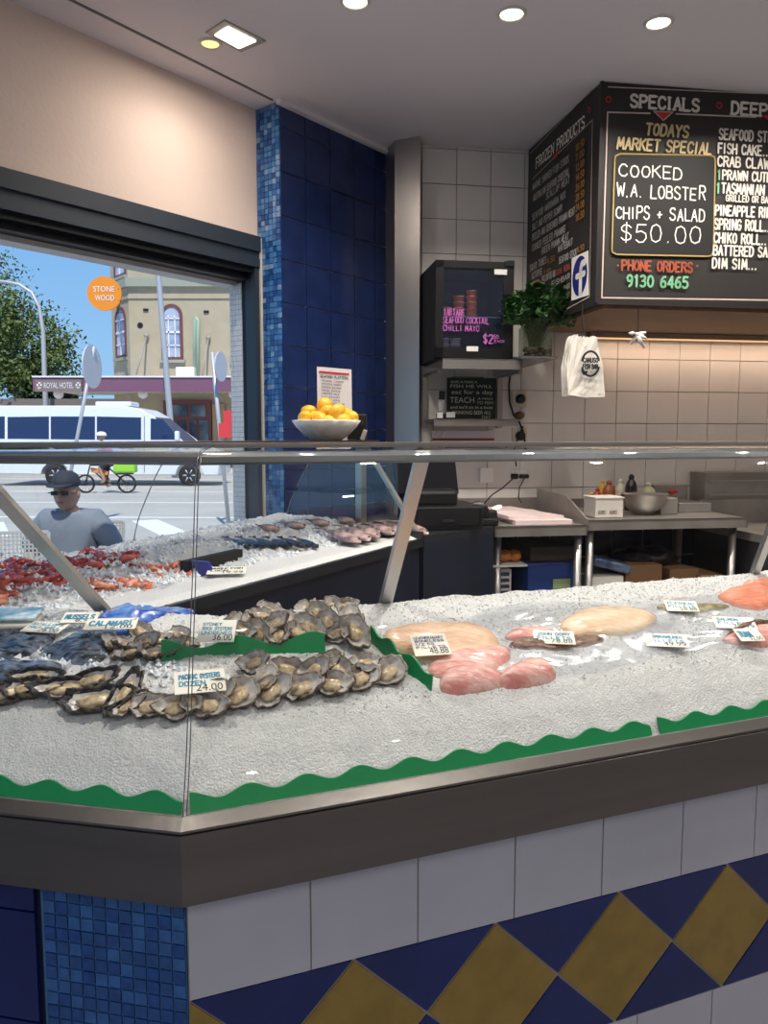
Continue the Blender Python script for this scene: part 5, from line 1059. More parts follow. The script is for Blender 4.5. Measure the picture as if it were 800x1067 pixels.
t = empty('wall_lamp', wq(1.5, .09, 2.0), 'long slim warm lamp fixed to the wall just below the menu board', 'light')
bm = bmesh.new(); slab(bm, .95, 2.6, .02, .08, 2.002, 2.028); mesh('housing', bm, mat('lamp_housing', (150, 130, 110), .5), t)
bm = bmesh.new(); slab(bm, .97, 2.58, .03, .07, 1.998, 2.0015); mesh('diffuser', bm, mat('amber_diffuser', (255, 200, 140), .5, emit=.8), t)
l = bpy.data.lights.new('lamp', 'AREA'); l.shape = 'RECTANGLE'; l.size = 1.6; l.size_y = .05; l.energy = 3; l.color = (1, .72, .52); o = bpy.data.objects.new('lamp', l); COL.objects.link(o); o.parent = t; o.location = Vector((wq(1.78, .11, 1.99)-wq(1.5, .09, 2.0))); o.rotation_euler = (0, 0, math.radians(9))
# bags hanging under the board
BAGM = mat('bag_plastic', (222, 216, 206), .45, bump=.2, bscale=18)
def bag(x0, x1, y0, y1, off, label, logo=False):
    P0 = Plane(K, dB, nB, off); bm = bmesh.new(); n = 14
    q = [P0.at(x, y) for x, y in ((x0+2, y1-3), (x0+1.5, (y0+y1)/2), (x0+6, y0+10), (x0+9, y0+1), (x0+13, y0+1), (x0+15, y0+9), ((x0+x1)/2+2, y0+16), (x1-15, y0+9), (x1-12, y0+2), (x1-8, y0+4), (x1-7, y0+14), (x1-2, (y0+y1)/2), (x1, y1-1), ((x0+x1)/2, y1))]
    extrude_poly(bm, q, v3(nB)*-.006)
    bmesh.ops.triangulate(bm, faces=bm.faces[:]); bmesh.ops.subdivide_edges(bm, edges=bm.edges[:], cuts=2, use_grid_fill=True)
    for v in bm.verts: v.co += v3(nB)*(.010*noise.noise(v.co*16)+.004*noise.noise(v.co*50)); 
    return bm
t = empty('carrier_bags', PR.at(608, 345)+Z3*0, 'bunch of white printed carrier bags hanging from a hook under the menu board', 'carrier bags')
for i, (dx, off) in enumerate(((-3, -.05), (-1.5, -.035), (0, -.02))): mesh('bag', bag(591+dx, 632+dx*.6, 347-dx*.3, 415-i*.4, off, ''), BAGM, t)
PB = Plane(K, dB, nB, .001); bm = bmesh.new(); c = PB.at(615, 379); BI = mat('bag_ink', (44, 46, 50), .6); u3 = v3(dB)
for a0, a1 in ((.3, 2.9), (3.5, 6.0)): strip(bm, [Vector((.042*math.cos(a), .055*math.sin(a))) for a in [a0+(a1-a0)*k/12 for k in range(13)]], .005, c, u3, Z3)
strip(bm, [Vector((-.038, -.03)), Vector((-.03, -.045)), Vector((-.018, -.038))], .006, c, u3, Z3)
strokes(bm, 'CANUSO', c-u3*.035+Z3*.006, u3, Z3, .019, .070, th=.3); strokes(bm, 'FISH BAR', c-u3*.035-Z3*.022, u3, Z3, .019, .070, th=.3); merge(bm, bfont('no.1', PB.at(604, 411), u3, Z3, .008, .02)); merge(bm, bfont('PET 4', PB.at(623, 412), u3, Z3, .009, .025)); mesh('print', bm, BI, t)
bm = bmesh.new(); tube(bm, [PR.at(609, 320)-v3(nB)*.03+Z3*.02, PR.at(608, 335)-v3(nB)*.03, PR.at(611, 347)-v3(nB)*.03, PR.at(607, 351)-v3(nB)*.02], .0025, 6); mesh('hook', bm, DARKST, t)
t = empty('bag_bundle', PR.at(667, 345), 'small knotted bundle of white plastic bags hanging under the board', 'bag bundle'); bm = bmesh.new()
for k in range(9):
    a = PR.at(666+random.uniform(-3, 3), 347)-v3(nB)*.03; b = PR.at(667+random.uniform(-11, 13), 350+random.uniform(-5, 13))-v3(nB)*random.uniform(.01, .05); tube(bm, [a, (a+b)/2+Vector((0, 0, random.uniform(-.005, .008))), b], [.006, .010, .004], 6)
mesh('knotted_bags', bm, BAGM, t, True); bm = bmesh.new(); tube(bm, [PR.at(667, 320)-v3(nB)*.03+Z3*.02, PR.at(667, 346)-v3(nB)*.03], .002, 6); mesh('hook', bm, DARKST, t)
# ================================================================== OUTSIDE
def gp(bm, x0, x1, y0, y1, z, mi=0): quad(bm, (x0, y0, z), (x1, y0, z), (x1, y1, z), (x0, y1, z), mi)
ROAD = mat('asphalt', (176, 172, 164), .8, var=.12, scale=.8, bump=.2, bscale=60); FOOT = mat('footpath', (190, 184, 172), .8, var=.1, scale=1.5); LINEW = mat('road_paint', (222, 222, 218), .7)
bm = bmesh.new(); box(bm, (-25, 45, -.25), (140, 78, .2)); o = struct('ground', bm, ROAD)
def pln(pts, z0, z1): b = bmesh.new(); prism(b, pts, z0, z1); return b
wo_ = AW - nW*.25
bm = pln([wo_-dW*9, wo_+dW*4, wo_+dW*4-nW*3.4, wo_-dW*9-nW*3.4], -.14, -.01); o = struct('footpath', bm, FOOT)
bm = bmesh.new(); box(bm, (-25, 36.5, -.08), (140, 10, .14)); struct('far_footpath', bm, FOOT)
for i, (y, w) in enumerate(((15.5, .14), (19.0, .12), (22.8, .12), (29.5, .14))):
    bm = bmesh.new(); box(bm, (-12, y, -.148), (50, w, .006), rz=-.03); o = struct('road_line', bm, LINEW)
for x in range(6): bm = bmesh.new(); box(bm, (-11+x*1.4, 12.6+x*.2, -.148), (.5, 2.6, .006), rz=.5); struct('road_line', bm, LINEW)
# --- hotel across the street
CRMW = mat('hotel_render', (176, 164, 140), .85, var=.07, scale=1.5); COURSE = mat('string_course', (150, 156, 140), .8); MAROON = mat('maroon_paint', (112, 66, 62), .5); PANE = mat('window_pane', (120, 140, 176), .12, c2=(190, 196, 210), scale=.9, spec=.8); FASC = mat('mauve_fascia', (120, 82, 104), .5); WHB = mat('white_board', (225, 222, 224), .5)
hotel = empty('hotel_building', (-8, 40, 0), 'cream rendered old corner hotel with arched windows across the street', 'building')
YF = 38.0; xc = hy(135, 350, YF).x; xl = hy(117, 350, 39.6).x
bm = pln([(xl, 39.6), (xc, YF), (xc+22, YF), (xc+22, 52), (xl, 52)], 0, 15.5); mesh('walls', bm, CRMW, hotel)
dch = Vector((xc-xl, YF-39.6)).normalized(); nch = Vector((dch.y, -dch.x))
def band(z0, z1, out, m, nm): o_ = out; b = pln([(xl-o_, 39.6), (xc-.4*o_, YF-o_), (xc+22+o_, YF-o_), (xc+22+o_, YF+.05), (xc, YF+.05), (xl+.05, 39.7)], z0, z1); mesh(nm, b, m, hotel)
zb0, zb1 = hy(180, 299, YF).z, hy(180, 290, YF).z; band(zb0, zb1, .18, COURSE, 'string_course'); band(zb0-.55, zb0-.4, .06, CRMW, 'string_moulding')
def hwin(x0, x1, yt, yb, arch, P, d, n, mz=3, mx=2):
    a, b = hv(x0, yb, P, d), hv(x1, yb, P, d); t_, w = hv(x0, yt, P, d), (b-a).length; h = t_.z-a.z; u = v3(d); nn = v3(n); fr = bmesh.new()
    def ringpts(k, zoff=0):
        if not arch: return [Vector((k, k)), Vector((w-k, k)), Vector((w-k, h-k)), Vector((k, h-k))]
        r = w/2-k; return [Vector((k, k)), Vector((w-k, k))]+[Vector((w/2+r*math.cos(q*math.pi/10), h-w/2+r*math.sin(q*math.pi/10))) for q in range(11)]
    out, inn_ = ringpts(-.06), ringpts(.09); o = a + nn*.05
    W_ = lambda q, dz=0: o + u*q.x + Z3*q.y + nn*dz
    n_ = len(out)
    for i in range(n_): j = (i+1) % n_; quad(fr, W_(out[i]), W_(out[j]), W_(inn_[j]), W_(inn_[i])); quad(fr, W_(out[i]), W_(out[j]), W_(out[j], -.06), W_(out[i], -.06)); quad(fr, W_(inn_[i]), W_(inn_[j]), W_(inn_[j], -.05), W_(inn_[i], -.05))
    f = mesh('window', fr, MAROON, hotel)
    pn = bmesh.new(); pn.faces.new([pn.verts.new(W_(q, -.035)) for q in inn_]); mesh('pane', pn, PANE, f)
    mb = bmesh.new()
    for i in range(1, mx+1): bar(mb, W_(Vector((w*i/(mx+1), .08)), -.01), W_(Vector((w*i/(mx+1), h-(w*.5 if arch else .08))), -.01), .05, .04, up=nn)
    for i in range(1, mz+1): bar(mb, W_(Vector((.08, h*i/(mz+1))), -.01), W_(Vector((w-.08, h*i/(mz+1))), -.01), .05 if i != 2 else .10, .04, up=nn)
    mesh('glazing_bars', mb, WHB, f)
    sl = bmesh.new(); bar(sl, W_(Vector((-.15, -.12)), .03), W_(Vector((w+.15, -.12)), .03), .16, .14, up=Z3); mesh('sill', sl, COURSE, f)
PF = Vector((xc, YF)); dX = Vector((1, 0)); nX = Vector((0, -1)); PC = Vector((xl, 39.6))
hwin(170, 190, 318, 374, True, PF, dX, nX); hwin(166, 188, 262, 287, False, PF, dX, nX, 1); hwin(243, 263, 318, 374, True, PF, dX, nX); hwin(122, 132, 322, 373, True, PC, dch, nch, 3, 1); hwin(120, 131, 258, 290, False, PC, dch, nch, 1, 1)
bm = bmesh.new(); 
for x, y in ((152, 323), (215, 325)): p = hy(x, y, YF); box(bm, p+Vector((0, -.02, 0)), (.25, .06, .12))
mesh('air_vents', bm, BLACKM, hotel)
bm = bmesh.new(); lathe(bm, [(.0, .0), (.14, 0), (.14, .1)], (0, 0, 0), 16, M=Matrix.Translation(hy(146, 339, YF)+Vector((0, -.02, 0))) @ Matrix.Rotation(-math.pi/2, 4, 'X')); mesh('round_vent', bm, BLACKM, hotel)
PIPE = mat('pale_green_pipe', (158, 182, 160), .5); bm = bmesh.new(); tube(bm, [hy(203, 391, 37.85), hy(203, 334, 37.85), hy(204.5, 331, 37.85), hy(206, 334, 37.85), hy(206, 391, 37.85)], .09, 8); mesh('drain_pipe', bm, PIPE, hotel, True)
for x0, y0, x1, y1 in ((142, 390, 152.5, 350), (211, 391, 217, 352)):
    bm = bmesh.new(); a = hy(x0, y0, 36.6); b = hy(x1, y1, 37.9); tube(bm, [a, b], .045, 6); ball(bm, b, .12, sub=2); mesh('awning_stay', bm, mat('stay_grey', (150, 146, 136), .5), hotel, True)
bm = bmesh.new(); p = hy(194, 391, 37.6); box(bm, p+Vector((0, 0, .1)), (.9, .5, .55), bev=.04); mesh('air_conditioner', bm, WHB, hotel)
# awning with fascia, its sign board and round lamps
zf0, zf1 = hy(150, 408, 34.6).z, hy(150, 393.5, 34.6).z; xa = hy(36, 400, 34.6).x
bm = pln([(xa, 34.6), (xc+22, 34.6), (xc+22, YF), (xc, YF), (xl, 39.6), (xa, 39.6)], zf0+.12, zf1-.05); mesh('awning', bm, mat('awning_lining', (206, 200, 196), .7), hotel)
bm = pln([(xa-.04, 34.5), (xc+22, 34.5), (xc+22, 34.6), (xa, 34.6)], zf0, zf1); mesh('awning_fascia', bm, FASC, hotel)
bm = pln([(xa-.04, 34.45), (xc+22, 34.45), (xc+22, 34.6), (xa, 34.6)], zf1, zf1+.07); mesh('fascia_capping', bm, WHB, hotel)
for x in (61, 149, 243): bm = bmesh.new(); ball(bm, hy(x, 410.5, 35.2), .22, sub=3); mesh('awning_lamp', bm, WHB, hotel, True)
p0, p1 = hy(37, 408, 34.35), hy(85, 408, 34.35); zt_ = hy(60, 395.5, 34.35).z; bm = bmesh.new(); box(bm, ((p0.x+p1.x)/2, 34.4, (p0.z+zt_)/2), (p1.x-p0.x, .10, zt_-p0.z)); sg = mesh('hotel_sign', bm, mat('sign_taupe', (126, 110, 108), .6), hotel)
wS = p1.x-p0.x; hS = zt_-p0.z; bm = bfont('ROYAL HOTEL', Vector((p0.x+wS*.19, 34.335, p0.z+hS*.28)), Vector((1, 0, 0)), Z3, hS*.5, wS*.64)
for x in (.09, .93): strip(bm, [Vector((-.08, .12)), Vector((-.07, -.04)), Vector((0, -.13)), Vector((.07, -.04)), Vector((.08, .12)), Vector((-.08, .12))], .035, Vector((p0.x+wS*x, 34.335, p0.z+hS*.48)), Vector((1, 0, 0)), Z3)
mesh('lettering', bm, WHB, sg)
# shop front under the awning
bm = bmesh.new(); z0_ = 0
for x0, x1, yt, yb, m in ((172, 220, 417, 470, 0),): a, b = hy(x0, yb, 37.9), hy(x1, yt, 37.9); box(bm, ((a.x+b.x)/2, 37.9, b.z/2), (b.x-a.x, .2, b.z))
sf = mesh('shop_front', bm, MAROON, hotel)
for x0, x1, yt, yb in ((178, 195, 422, 434), (199, 214, 422, 434), (176, 194, 438, 460), (198, 205, 438, 460), (208, 217, 438, 460)):
    a, b = hy(x0, yb, 37.8), hy(x1, yt, 37.8); bm = bmesh.new(); box(bm, ((a.x+b.x)/2, 37.78, (a.z+b.z)/2), (b.x-a.x, .04, b.z-a.z)); mesh('pane', bm, mat('dark_pane', (44, 52, 66), .1, c2=(120, 130, 140), scale=.8), sf)
a, b = hy(222, 470, 37.9), hy(234, 421, 37.9); bm = bmesh.new(); box(bm, ((a.x+b.x)/2, 37.95, b.z/2), (b.x-a.x, .2, b.z)); mesh('side_door', bm, mat('tan_door', (176, 148, 116), .6), hotel)
a, b = hy(36, 470, 39), hy(117, 412, 39); bm = pln([(a.x-6, 43), (b.x, 43), (b.x, 46), (a.x-6, 46)], 0, zf0+.1); mesh('low_wing', bm, mat('dark_wing', (110, 104, 98), .8), hotel)
# round orange sign on a bracket at the hotel corner
p = hy(109, 306, 35.5); r = 17*35.5/800; t = empty('round_sign', p, 'round orange sign with white words hanging off the hotel corner', 'sign')
bm = bmesh.new(); M = Matrix.Translation(p) @ Matrix.Rotation(.08, 4, 'Z') @ Matrix.Rotation(math.pi/2, 4, 'X'); lathe(bm, [(0, -.06), (r, -.06), (r, .06), (0, .06)], (0, 0, 0), 40, M=M); mesh('disc', bm, mat('sign_orange', (226, 136, 26), .5), t)
bm = bmesh.new(); merge(bm, bfont('STONE', p+Vector((-r*.62, -.10, r*.10)), Vector((1, .06, 0)), Z3, r*.34, r*1.24)); merge(bm, bfont('WOOD', p+Vector((-r*.55, -.10, -r*.42)), Vector((1, .06, 0)), Z3, r*.34, r*1.14)); mesh('lettering', bm, WHB, t)
bm = bmesh.new(); tube(bm, [p+Vector((r*.9, 0, .2)), Vector((xl+.4, 39.2, p.z+.2))], .05, 6); tube(bm, [p+Vector((r*.9, 0, -.3)), Vector((xl+.4, 39.2, p.z-.3))], .05, 6); mesh('bracket', bm, DARKST, t)
# --- street poles
PG = mat('pole_grey', (176, 180, 184), .5, .3)
t = empty('street_lamp', hy(47, 395, 41.5)*1 - Z3*hy(47, 395, 41.5).z, 'tall curved arm street lamp in front of the tree', 'street lamp')
bx = hy(47, 395, 41.5).x; pts = [Vector((bx, 41.5, -.1)), hy(46.5, 395, 41.5), hy(45, 345, 41.5), hy(41, 320, 41.5), hy(33, 305, 41.5), hy(20, 296.5, 41.5), hy(5, 293.5, 41.5), hy(-14, 293, 41.5)]
bm = bmesh.new(); tube(bm, pts, [.17, .14, .12, .10, .09, .085, .08, .075], 8); mesh('pole', bm, PG, t, True); bm = bmesh.new(); box(bm, hy(-22, 293, 41.5), (.9, .35, .16), bev=.05); mesh('lamp_head', bm, PG, t)
b = hy(181, 470, 30.5); bm = bmesh.new(); tube(bm, [Vector((b.x+.05, 30.5, -.1)), hy(177, 433, 30.5), hy(163, 262, 30.5), hy(158, 200, 30.5)], [.13, .12, .10, .09], 10); setp(mesh('light_pole', bm, PG, None, True, center=True), 'tall leaning pale grey pole in front of the arched hotel window', 'pole')
def signpole(name, pts, Y, disc, label, extra=None):
    P = [hy(x, y, Y) for x, y in pts]; d = (P[-1]-P[0]).normalized(); g = P[-1]+d*((P[-1].z+.15)/abs(d.z)); t = empty(name, g, label, 'street sign')
    bm = bmesh.new(); tube(bm, [P[0], P[-1], g], .035, 8); mesh('pole', bm, PG, t, True)
    x0, x1, y0, y1 = disc; c = hy((x0+x1)/2, (y0+y1)/2, Y-.05); R_ = (y1-y0)/2*Y/800; a = math.acos(min(1, (x1-x0)/(y1-y0)))+math.atan(-c.x/Y)
    bm = bmesh.new(); lathe(bm, [(0, -.012), (R_, -.012), (R_, .012), (0, .012)], (0, 0, 0), 28, M=Matrix.Translation(c) @ Matrix.Rotation(a, 4, 'Z') @ Matrix.Rotation(math.pi/2, 4, 'X')); mesh('round_plate', bm, mat('sign_back', (188, 190, 194), .5, .2), t); return t
signpole('traffic_sign', [(98, 361), (81, 453)], 14, (87, 105, 360, 404), 'leaning grey pole with round sign seen nearly edge on, left')
t = signpole('traffic_sign', [(221, 367), (229, 450)], 13.5, (224, 236, 367, 397), 'grey sign pole with small round plate near the window edge')
for x0, x1, y0, y1, c in ((233, 243, 428, 441, (206, 60, 64)), (228, 241, 441, 456, (206, 210, 216))):
    a, b = hy(x0, y1, 13.4), hy(x1, y0, 13.4); bm = bmesh.new(); box(bm, (a+b)/2, (b.x-a.x, .02, b.z-a.z)); mesh('small_plate', bm, mat('plate_%d' % c[0], c, .5), t)
# --- trees
TL = mat('tree_leaf', (96, 112, 48), .7, c2=(52, 70, 30), scale=1.2); BARK = mat('bark', (104, 88, 70), .9)
def tree(px, py, Y, R_, n, label, trunk=True):
    c = hy(px, py, Y); t = empty('street_tree', (c.x, Y, -.1), label, 'tree', 'trees'); bm = bmesh.new(); tube(bm, [Vector((c.x+.3, Y, -.2)), Vector((c.x, Y, c.z*.5)), c], [.28, .22, .08], 8)
    cl = []
    for k in range(26):
        a = random.uniform(0, 6.28); e = random.uniform(-.6, 1); q = c+Vector((math.cos(a)*R_*random.uniform(.3, .85), math.sin(a)*R_*.7, e*R_*.7)); cl.append(q)
        if k % 3 == 0: tube(bm, [c-Z3*R_*.5, c.lerp(q, .6)-Z3*.2, q], [.10, .06, .03], 5)
    mesh('trunk', bm, BARK, t, True); bl = bmesh.new()
    for _ in range(n):
        q = random.choice(cl); v = Vector((random.gauss(0, 1), random.gauss(0, 1), random.gauss(0, 1)))*R_*.17; p = q+v; L_ = random.uniform(.08, .17); d1 = Vector((random.uniform(-1, 1), random.uniform(-1, 1), random.uniform(-1, 1))).normalized(); d2 = d1.orthogonal().normalized()
        bl.faces.new([bl.verts.new(w) for w in (p-d1*L_, p+d2*L_*.5, p+d1*L_, p-d2*L_*.5)])
    mesh('crown', bl, TL, t)
tree(16, 374, 46, 3.4, 9000, 'broad olive green street tree left of the hotel, behind the street lamp'); tree(-30, 340, 50, 4.5, 6000, 'taller street tree cut by the left edge'); tree(50, 412, 48, 2.2, 3500, 'low green tree between the lamp post and the hotel')
# --- white van
VW = mat('van_white', (222, 228, 236), .3, coat=.5); VG = mat('van_glass', (26, 42, 84), .08, spec=.8); TYRE = mat('tyre', (26, 26, 28), .8); HUB = mat('hub_silver', (180, 184, 190), .35, .6)
VY = 25.2; vx = hy(228, 480, VY).x
van = empty('white_van', (vx-3.5, VY+1, -.15), 'long white passenger van with dark windows parked across the road', 'van')
prof = [(-.05, .35), (0, .62), (-.06, .98), (-.25, 1.10), (-1.05, 1.36), (-2.15, 2.30), (-2.55, 2.52), (-3.1, 2.62), (-7.2, 2.62), (-7.28, 2.4), (-7.3, .40), (-5.85, .38), (-5.80, .62), (-5.55, .84), (-5.2, .84), (-4.95, .62), (-4.9, .36), (-1.42, .36), (-1.38, .62), (-1.15, .84), (-.8, .84), (-.57, .62), (-.52, .35)]
bm = bmesh.new(); extrude_poly(bm, [Vector((vx+x, VY, z-.15)) for x, z in prof], Vector((0, 1.95, 0))); bevel(bm, .03); mesh('body', bm, VW, van)
def vside(nm, pts, m, off=.012): b = bmesh.new(); extrude_poly(b, [Vector((hy(x, y, VY).x, VY-off, hy(x, y, VY).z)) for x, y in pts], Vector((0, off*.9, 0))); return mesh(nm, b, m, van)
vside('side_window', [(8, 457), (8, 434.5), (51, 434), (51, 457.5)], VG); vside('side_window', [(53, 457.5), (53, 434), (99, 434), (99, 458)], VG); vside('side_window', [(101, 458), (101, 434), (147, 435), (147, 458)], VG); vside('side_window', [(157, 458), (157, 436), (170, 437), (186, 456), (186, 458)], VG); vside('side_window', [(-60, 457), (-60, 434), (5, 434), (5, 457)], VG)
VGW = mat('windscreen_glass', (40, 54, 84), .35); bm = bmesh.new(); extrude_poly(bm, [Vector((vx-1.14, VY+.1, 1.275)), Vector((vx-2.09, VY+.12, 2.085)), Vector((vx-2.09, VY+1.83, 2.085)), Vector((vx-1.14, VY+1.85, 1.275))], Vector((.02, 0, .02))); mesh('windscreen', bm, VGW, van)
vside('door_seam', [(150, 492), (150, 434), (150.8, 434), (150.8, 492)], mat('seam', (120, 126, 136), .5)); vside('side_moulding', [(-60, 481), (-60, 478), (190, 478), (190, 481)], mat('van_moulding', (130, 136, 148), .5), .03); vside('headlamp', [(217, 479), (222, 473), (227, 474), (228, 481)], mat('lamp_clear', (200, 210, 220), .1), .02)
bm = bmesh.new(); box(bm, (hy(186, 458, VY).x, VY-.14, hy(186, 454, VY).z), (.14, .22, .30), bev=.04); mesh('wing_mirror', bm, VW, van)
for x in (-1.0, -5.38):
    bm = bmesh.new(); M = Matrix.Translation(Vector((vx+x, VY+.14, .20))) @ Matrix.Rotation(math.pi/2, 4, 'X'); lathe(bm, [(.20, -.1), (.33, -.1), (.35, -.06), (.35, .1), (.33, .13), (.22, .13)], (0, 0, 0), 28, M=M); w_ = mesh('wheel', bm, TYRE, van, True)
    bm = bmesh.new(); lathe(bm, [(0, .11), (.07, .125), (.08, .10), (.21, .09), (.22, .12)], (0, 0, 0), 28, M=M)
    for k in range(6): a = k*math.pi/3; box(bm, M @ Vector((.14*math.cos(a), .14*math.sin(a), .12)), (.14, .03, .04), rot=Matrix.Rotation(-a, 4, 'Y'))
    mesh('hub_cap', bm, HUB, w_, True)
bm = bmesh.new(); box(bm, (vx-3.6, VY+1, 2.55), (1.2, .9, .16), bev=.05); mesh('roof_unit', bm, VW, van)
# --- people: continuous skinned bodies
def skin(name, verts, edges, m, parent, sub=2):
    me = bpy.data.meshes.new(name); me.from_pydata([v[:3] for v in verts], edges, []); me.materials.append(m); o = bpy.data.objects.new(name, me); COL.objects.link(o); o.parent = parent
    sk = o.modifiers.new('skin', 'SKIN'); sk.use_smooth_shade = True
    for i, v in enumerate(verts): me.skin_vertices[0].data[i].radius = v[3] if isinstance(v[3], tuple) else (v[3], v[3]); me.skin_vertices[0].data[i].use_root = (i == 0)
    s = o.modifiers.new('sub', 'SUBSURF'); s.levels = sub; s.render_levels = sub; return o
SKN = mat('skin', (178, 134, 112), .5, sss=.1)
def head(parent, c, r, skinm, hat=None, hatm=None, glasses=False, hair=None, face=-1, rz=0):
    M = Matrix.Translation(Vector(c)) @ Matrix.Rotation(rz, 4, 'Z'); b = bmesh.new(); bmesh.ops.create_icosphere(b, subdivisions=4, radius=1)
    for v in b.verts:
        x, y, z = v.co; k = 1-.22*max(0, -z)**1.3; nx, ny, nz_ = x*.76*k, y*.92*(1-.10*max(0, -z)), z*1.15
        if y < 0:
            ny -= .22*math.exp(-((x/.16)**2+((z+.08)/.20)**2)); ny += .10*(math.exp(-(((x-.30)/.17)**2+((z-.10)/.13)**2))+math.exp(-(((x+.30)/.17)**2+((z-.10)/.13)**2)))
            ny -= .07*math.exp(-((x/.3)**2+((z+.48)/.09)**2)); ny -= .06*math.exp(-((x/.25)**2+((z+.85)/.15)**2)); ny -= .05*math.exp(-((x/.5)**2+((z-.28)/.08)**2))
        v.co = Vector((nx, ny, nz_))*r
    for s in (-1, 1): ball(b, (s*.76*r, .05*r, -.02*r), r, (.07, .16, .24), 2)
    bm = bmesh.new(); merge(bm, b, M); h = mesh('head', bm, skinm, parent, True, local=True)
    for s in (-1, 1): e = bmesh.new(); ball(e, (0, 0, 0), r*.11, sub=2); bmm = bmesh.new(); merge(bmm, e, M @ Matrix.Translation(Vector((s*.29*r, -.80*r, .10*r)))); mesh('eye', bmm, BLACKM, h, True, local=True)
    bm = bmesh.new(); b = bmesh.new(); ball(b, (0, -.90*r, -.47*r), r, (.24, .06, .05), 2); merge(bm, b, M); mesh('mouth', bm, mat('lips', (140, 84, 78), .5), h, True, local=True)
    if glasses:
        bm = bmesh.new(); b = bmesh.new()
        for s in (-1, 1): box(b, (s*.33*r, -.94*r, .10*r), (.46*r, .05*r, .26*r), bev=.02*r); box(b, (s*.74*r, -.45*r, .12*r), (.03*r, .95*r, .06*r))
        box(b, (0, -.97*r, .14*r), (.25*r, .04*r, .05*r)); merge(bm, b, M); mesh('sunglasses', bm, BLACK, h, local=True)
    return h, M
# seated person on the footpath
PY = 4.55; px_ = hy(70, 520, PY).x
per = empty('person', (px_, PY, 0), 'person in grey blue t-shirt and dark cap sitting outside the window', 'person'); per.rotation_euler = (0, 0, -.05)
V = [(0, .05, .52, (.15, .11)), (0, .07, .66, (.14, .10)), (0, .07, .80, (.155, .105)), (0, .05, .92, (.14, .10)), (0, .03, 1.0, (.06, .06)), (0, .0, 1.05, (.052, .052)),
 (.15, .05, .935, .07), (.225, .05, .86, .058), (.27, .04, .68, .045), (.19, -.17, .60, .034), (.11, -.27, .615, .026), (-.15, .05, .935, .07), (-.225, .05, .86, .058), (-.27, .04, .68, .045), (-.19, -.17, .60, .034), (-.11, -.27, .615, .026),
 (.10, -.0, .50, .095), (.14, -.42, .50, .07), (.15, -.42, .12, .045), (.15, -.50, .05, .035), (-.10, -.0, .50, .095), (-.14, -.42, .50, .07), (-.15, -.42, .12, .045), (-.15, -.50, .05, .035)]
E_ = [(0, 1), (1, 2), (2, 3), (3, 4), (4, 5), (3, 6), (6, 7), (7, 8), (8, 9), (9, 10), (3, 11), (11, 12), (12, 13), (13, 14), (14, 15), (0, 16), (16, 17), (17, 18), (18, 19), (0, 20), (20, 21), (21, 22), (22, 23)]
skin('body', V, E_, SKN, per)
TSH = mat('grey_blue_shirt', (112, 122, 136), .85, bump=.3, bscale=12)
skin('t_shirt', [(0, .05, .54, (.185, .145)), (0, .07, .66, (.175, .135)), (0, .07, .80, (.185, .135)), (0, .05, .92, (.165, .125)), (0, .03, 1.005, (.066, .068)), (.14, .05, .945, .092), (.235, .05, .85, .076), (.268, .045, .74, .066), (-.14, .05, .945, .092), (-.235, .05, .85, .076), (-.268, .045, .74, .066)], [(0, 1), (1, 2), (2, 3), (3, 4), (3, 5), (5, 6), (6, 7), (3, 8), (8, 9), (9, 10)], TSH, per)
skin('trousers', [(0, .05, .50, (.17, .14)), (.10, 0, .50, .112), (.14, -.42, .50, .085), (.15, -.42, .2, .065), (-.10, 0, .50, .112), (-.14, -.42, .50, .085), (-.15, -.42, .2, .065)], [(0, 1), (1, 2), (2, 3), (0, 4), (4, 5), (5, 6)], mat('dark_trousers', (40, 44, 56), .8), per)
for sg in (-1, 1):
    for k in range(4): x = sg*(.11-.0); skin('finger', [(x, -.27, .617, .017), (x-sg*.012-(k-1.5)*.018, -.315, .620, .010), (x-sg*.03-(k-1.5)*.019, -.350+.006*abs(k-1.5), .612, .009), (x-sg*.035-(k-1.5)*.018, -.362+.006*abs(k-1.5), .598, .008)], [(0, 1), (1, 2), (2, 3)], SKN, per, 1)
    skin('thumb', [(sg*.11, -.265, .622, .016), (sg*.085, -.285, .636, .011), (sg*.066, -.305, .636, .009)], [(0, 1), (1, 2)], SKN, per, 1)
h, M = head(per, (0, -.005, 1.115), .094, SKN, glasses=True)
CAPM = mat('dark_cap', (36, 40, 54), .8); bm = bmesh.new(); b = bmesh.new(); lathe(b, [(0, .140), (.04, .136), (.072, .115), (.086, .08), (.090, .052), (.087, .05)], (0, 0, 0), 28); 
for v in b.verts: v.co = Vector((v.co.x*.90, v.co.y*1.06, v.co.z))
extrude_poly(b, [Vector((.075*math.cos(a), -.07-.085*abs(math.sin(a))**.8, -.0+.058-.014*abs(math.sin(a)))) for a in [math.pi*k/12 for k in range(13)]], Vector((0, 0, .006))); merge(bm, b, M); mesh('cap', bm, CAPM, per, True, local=True)
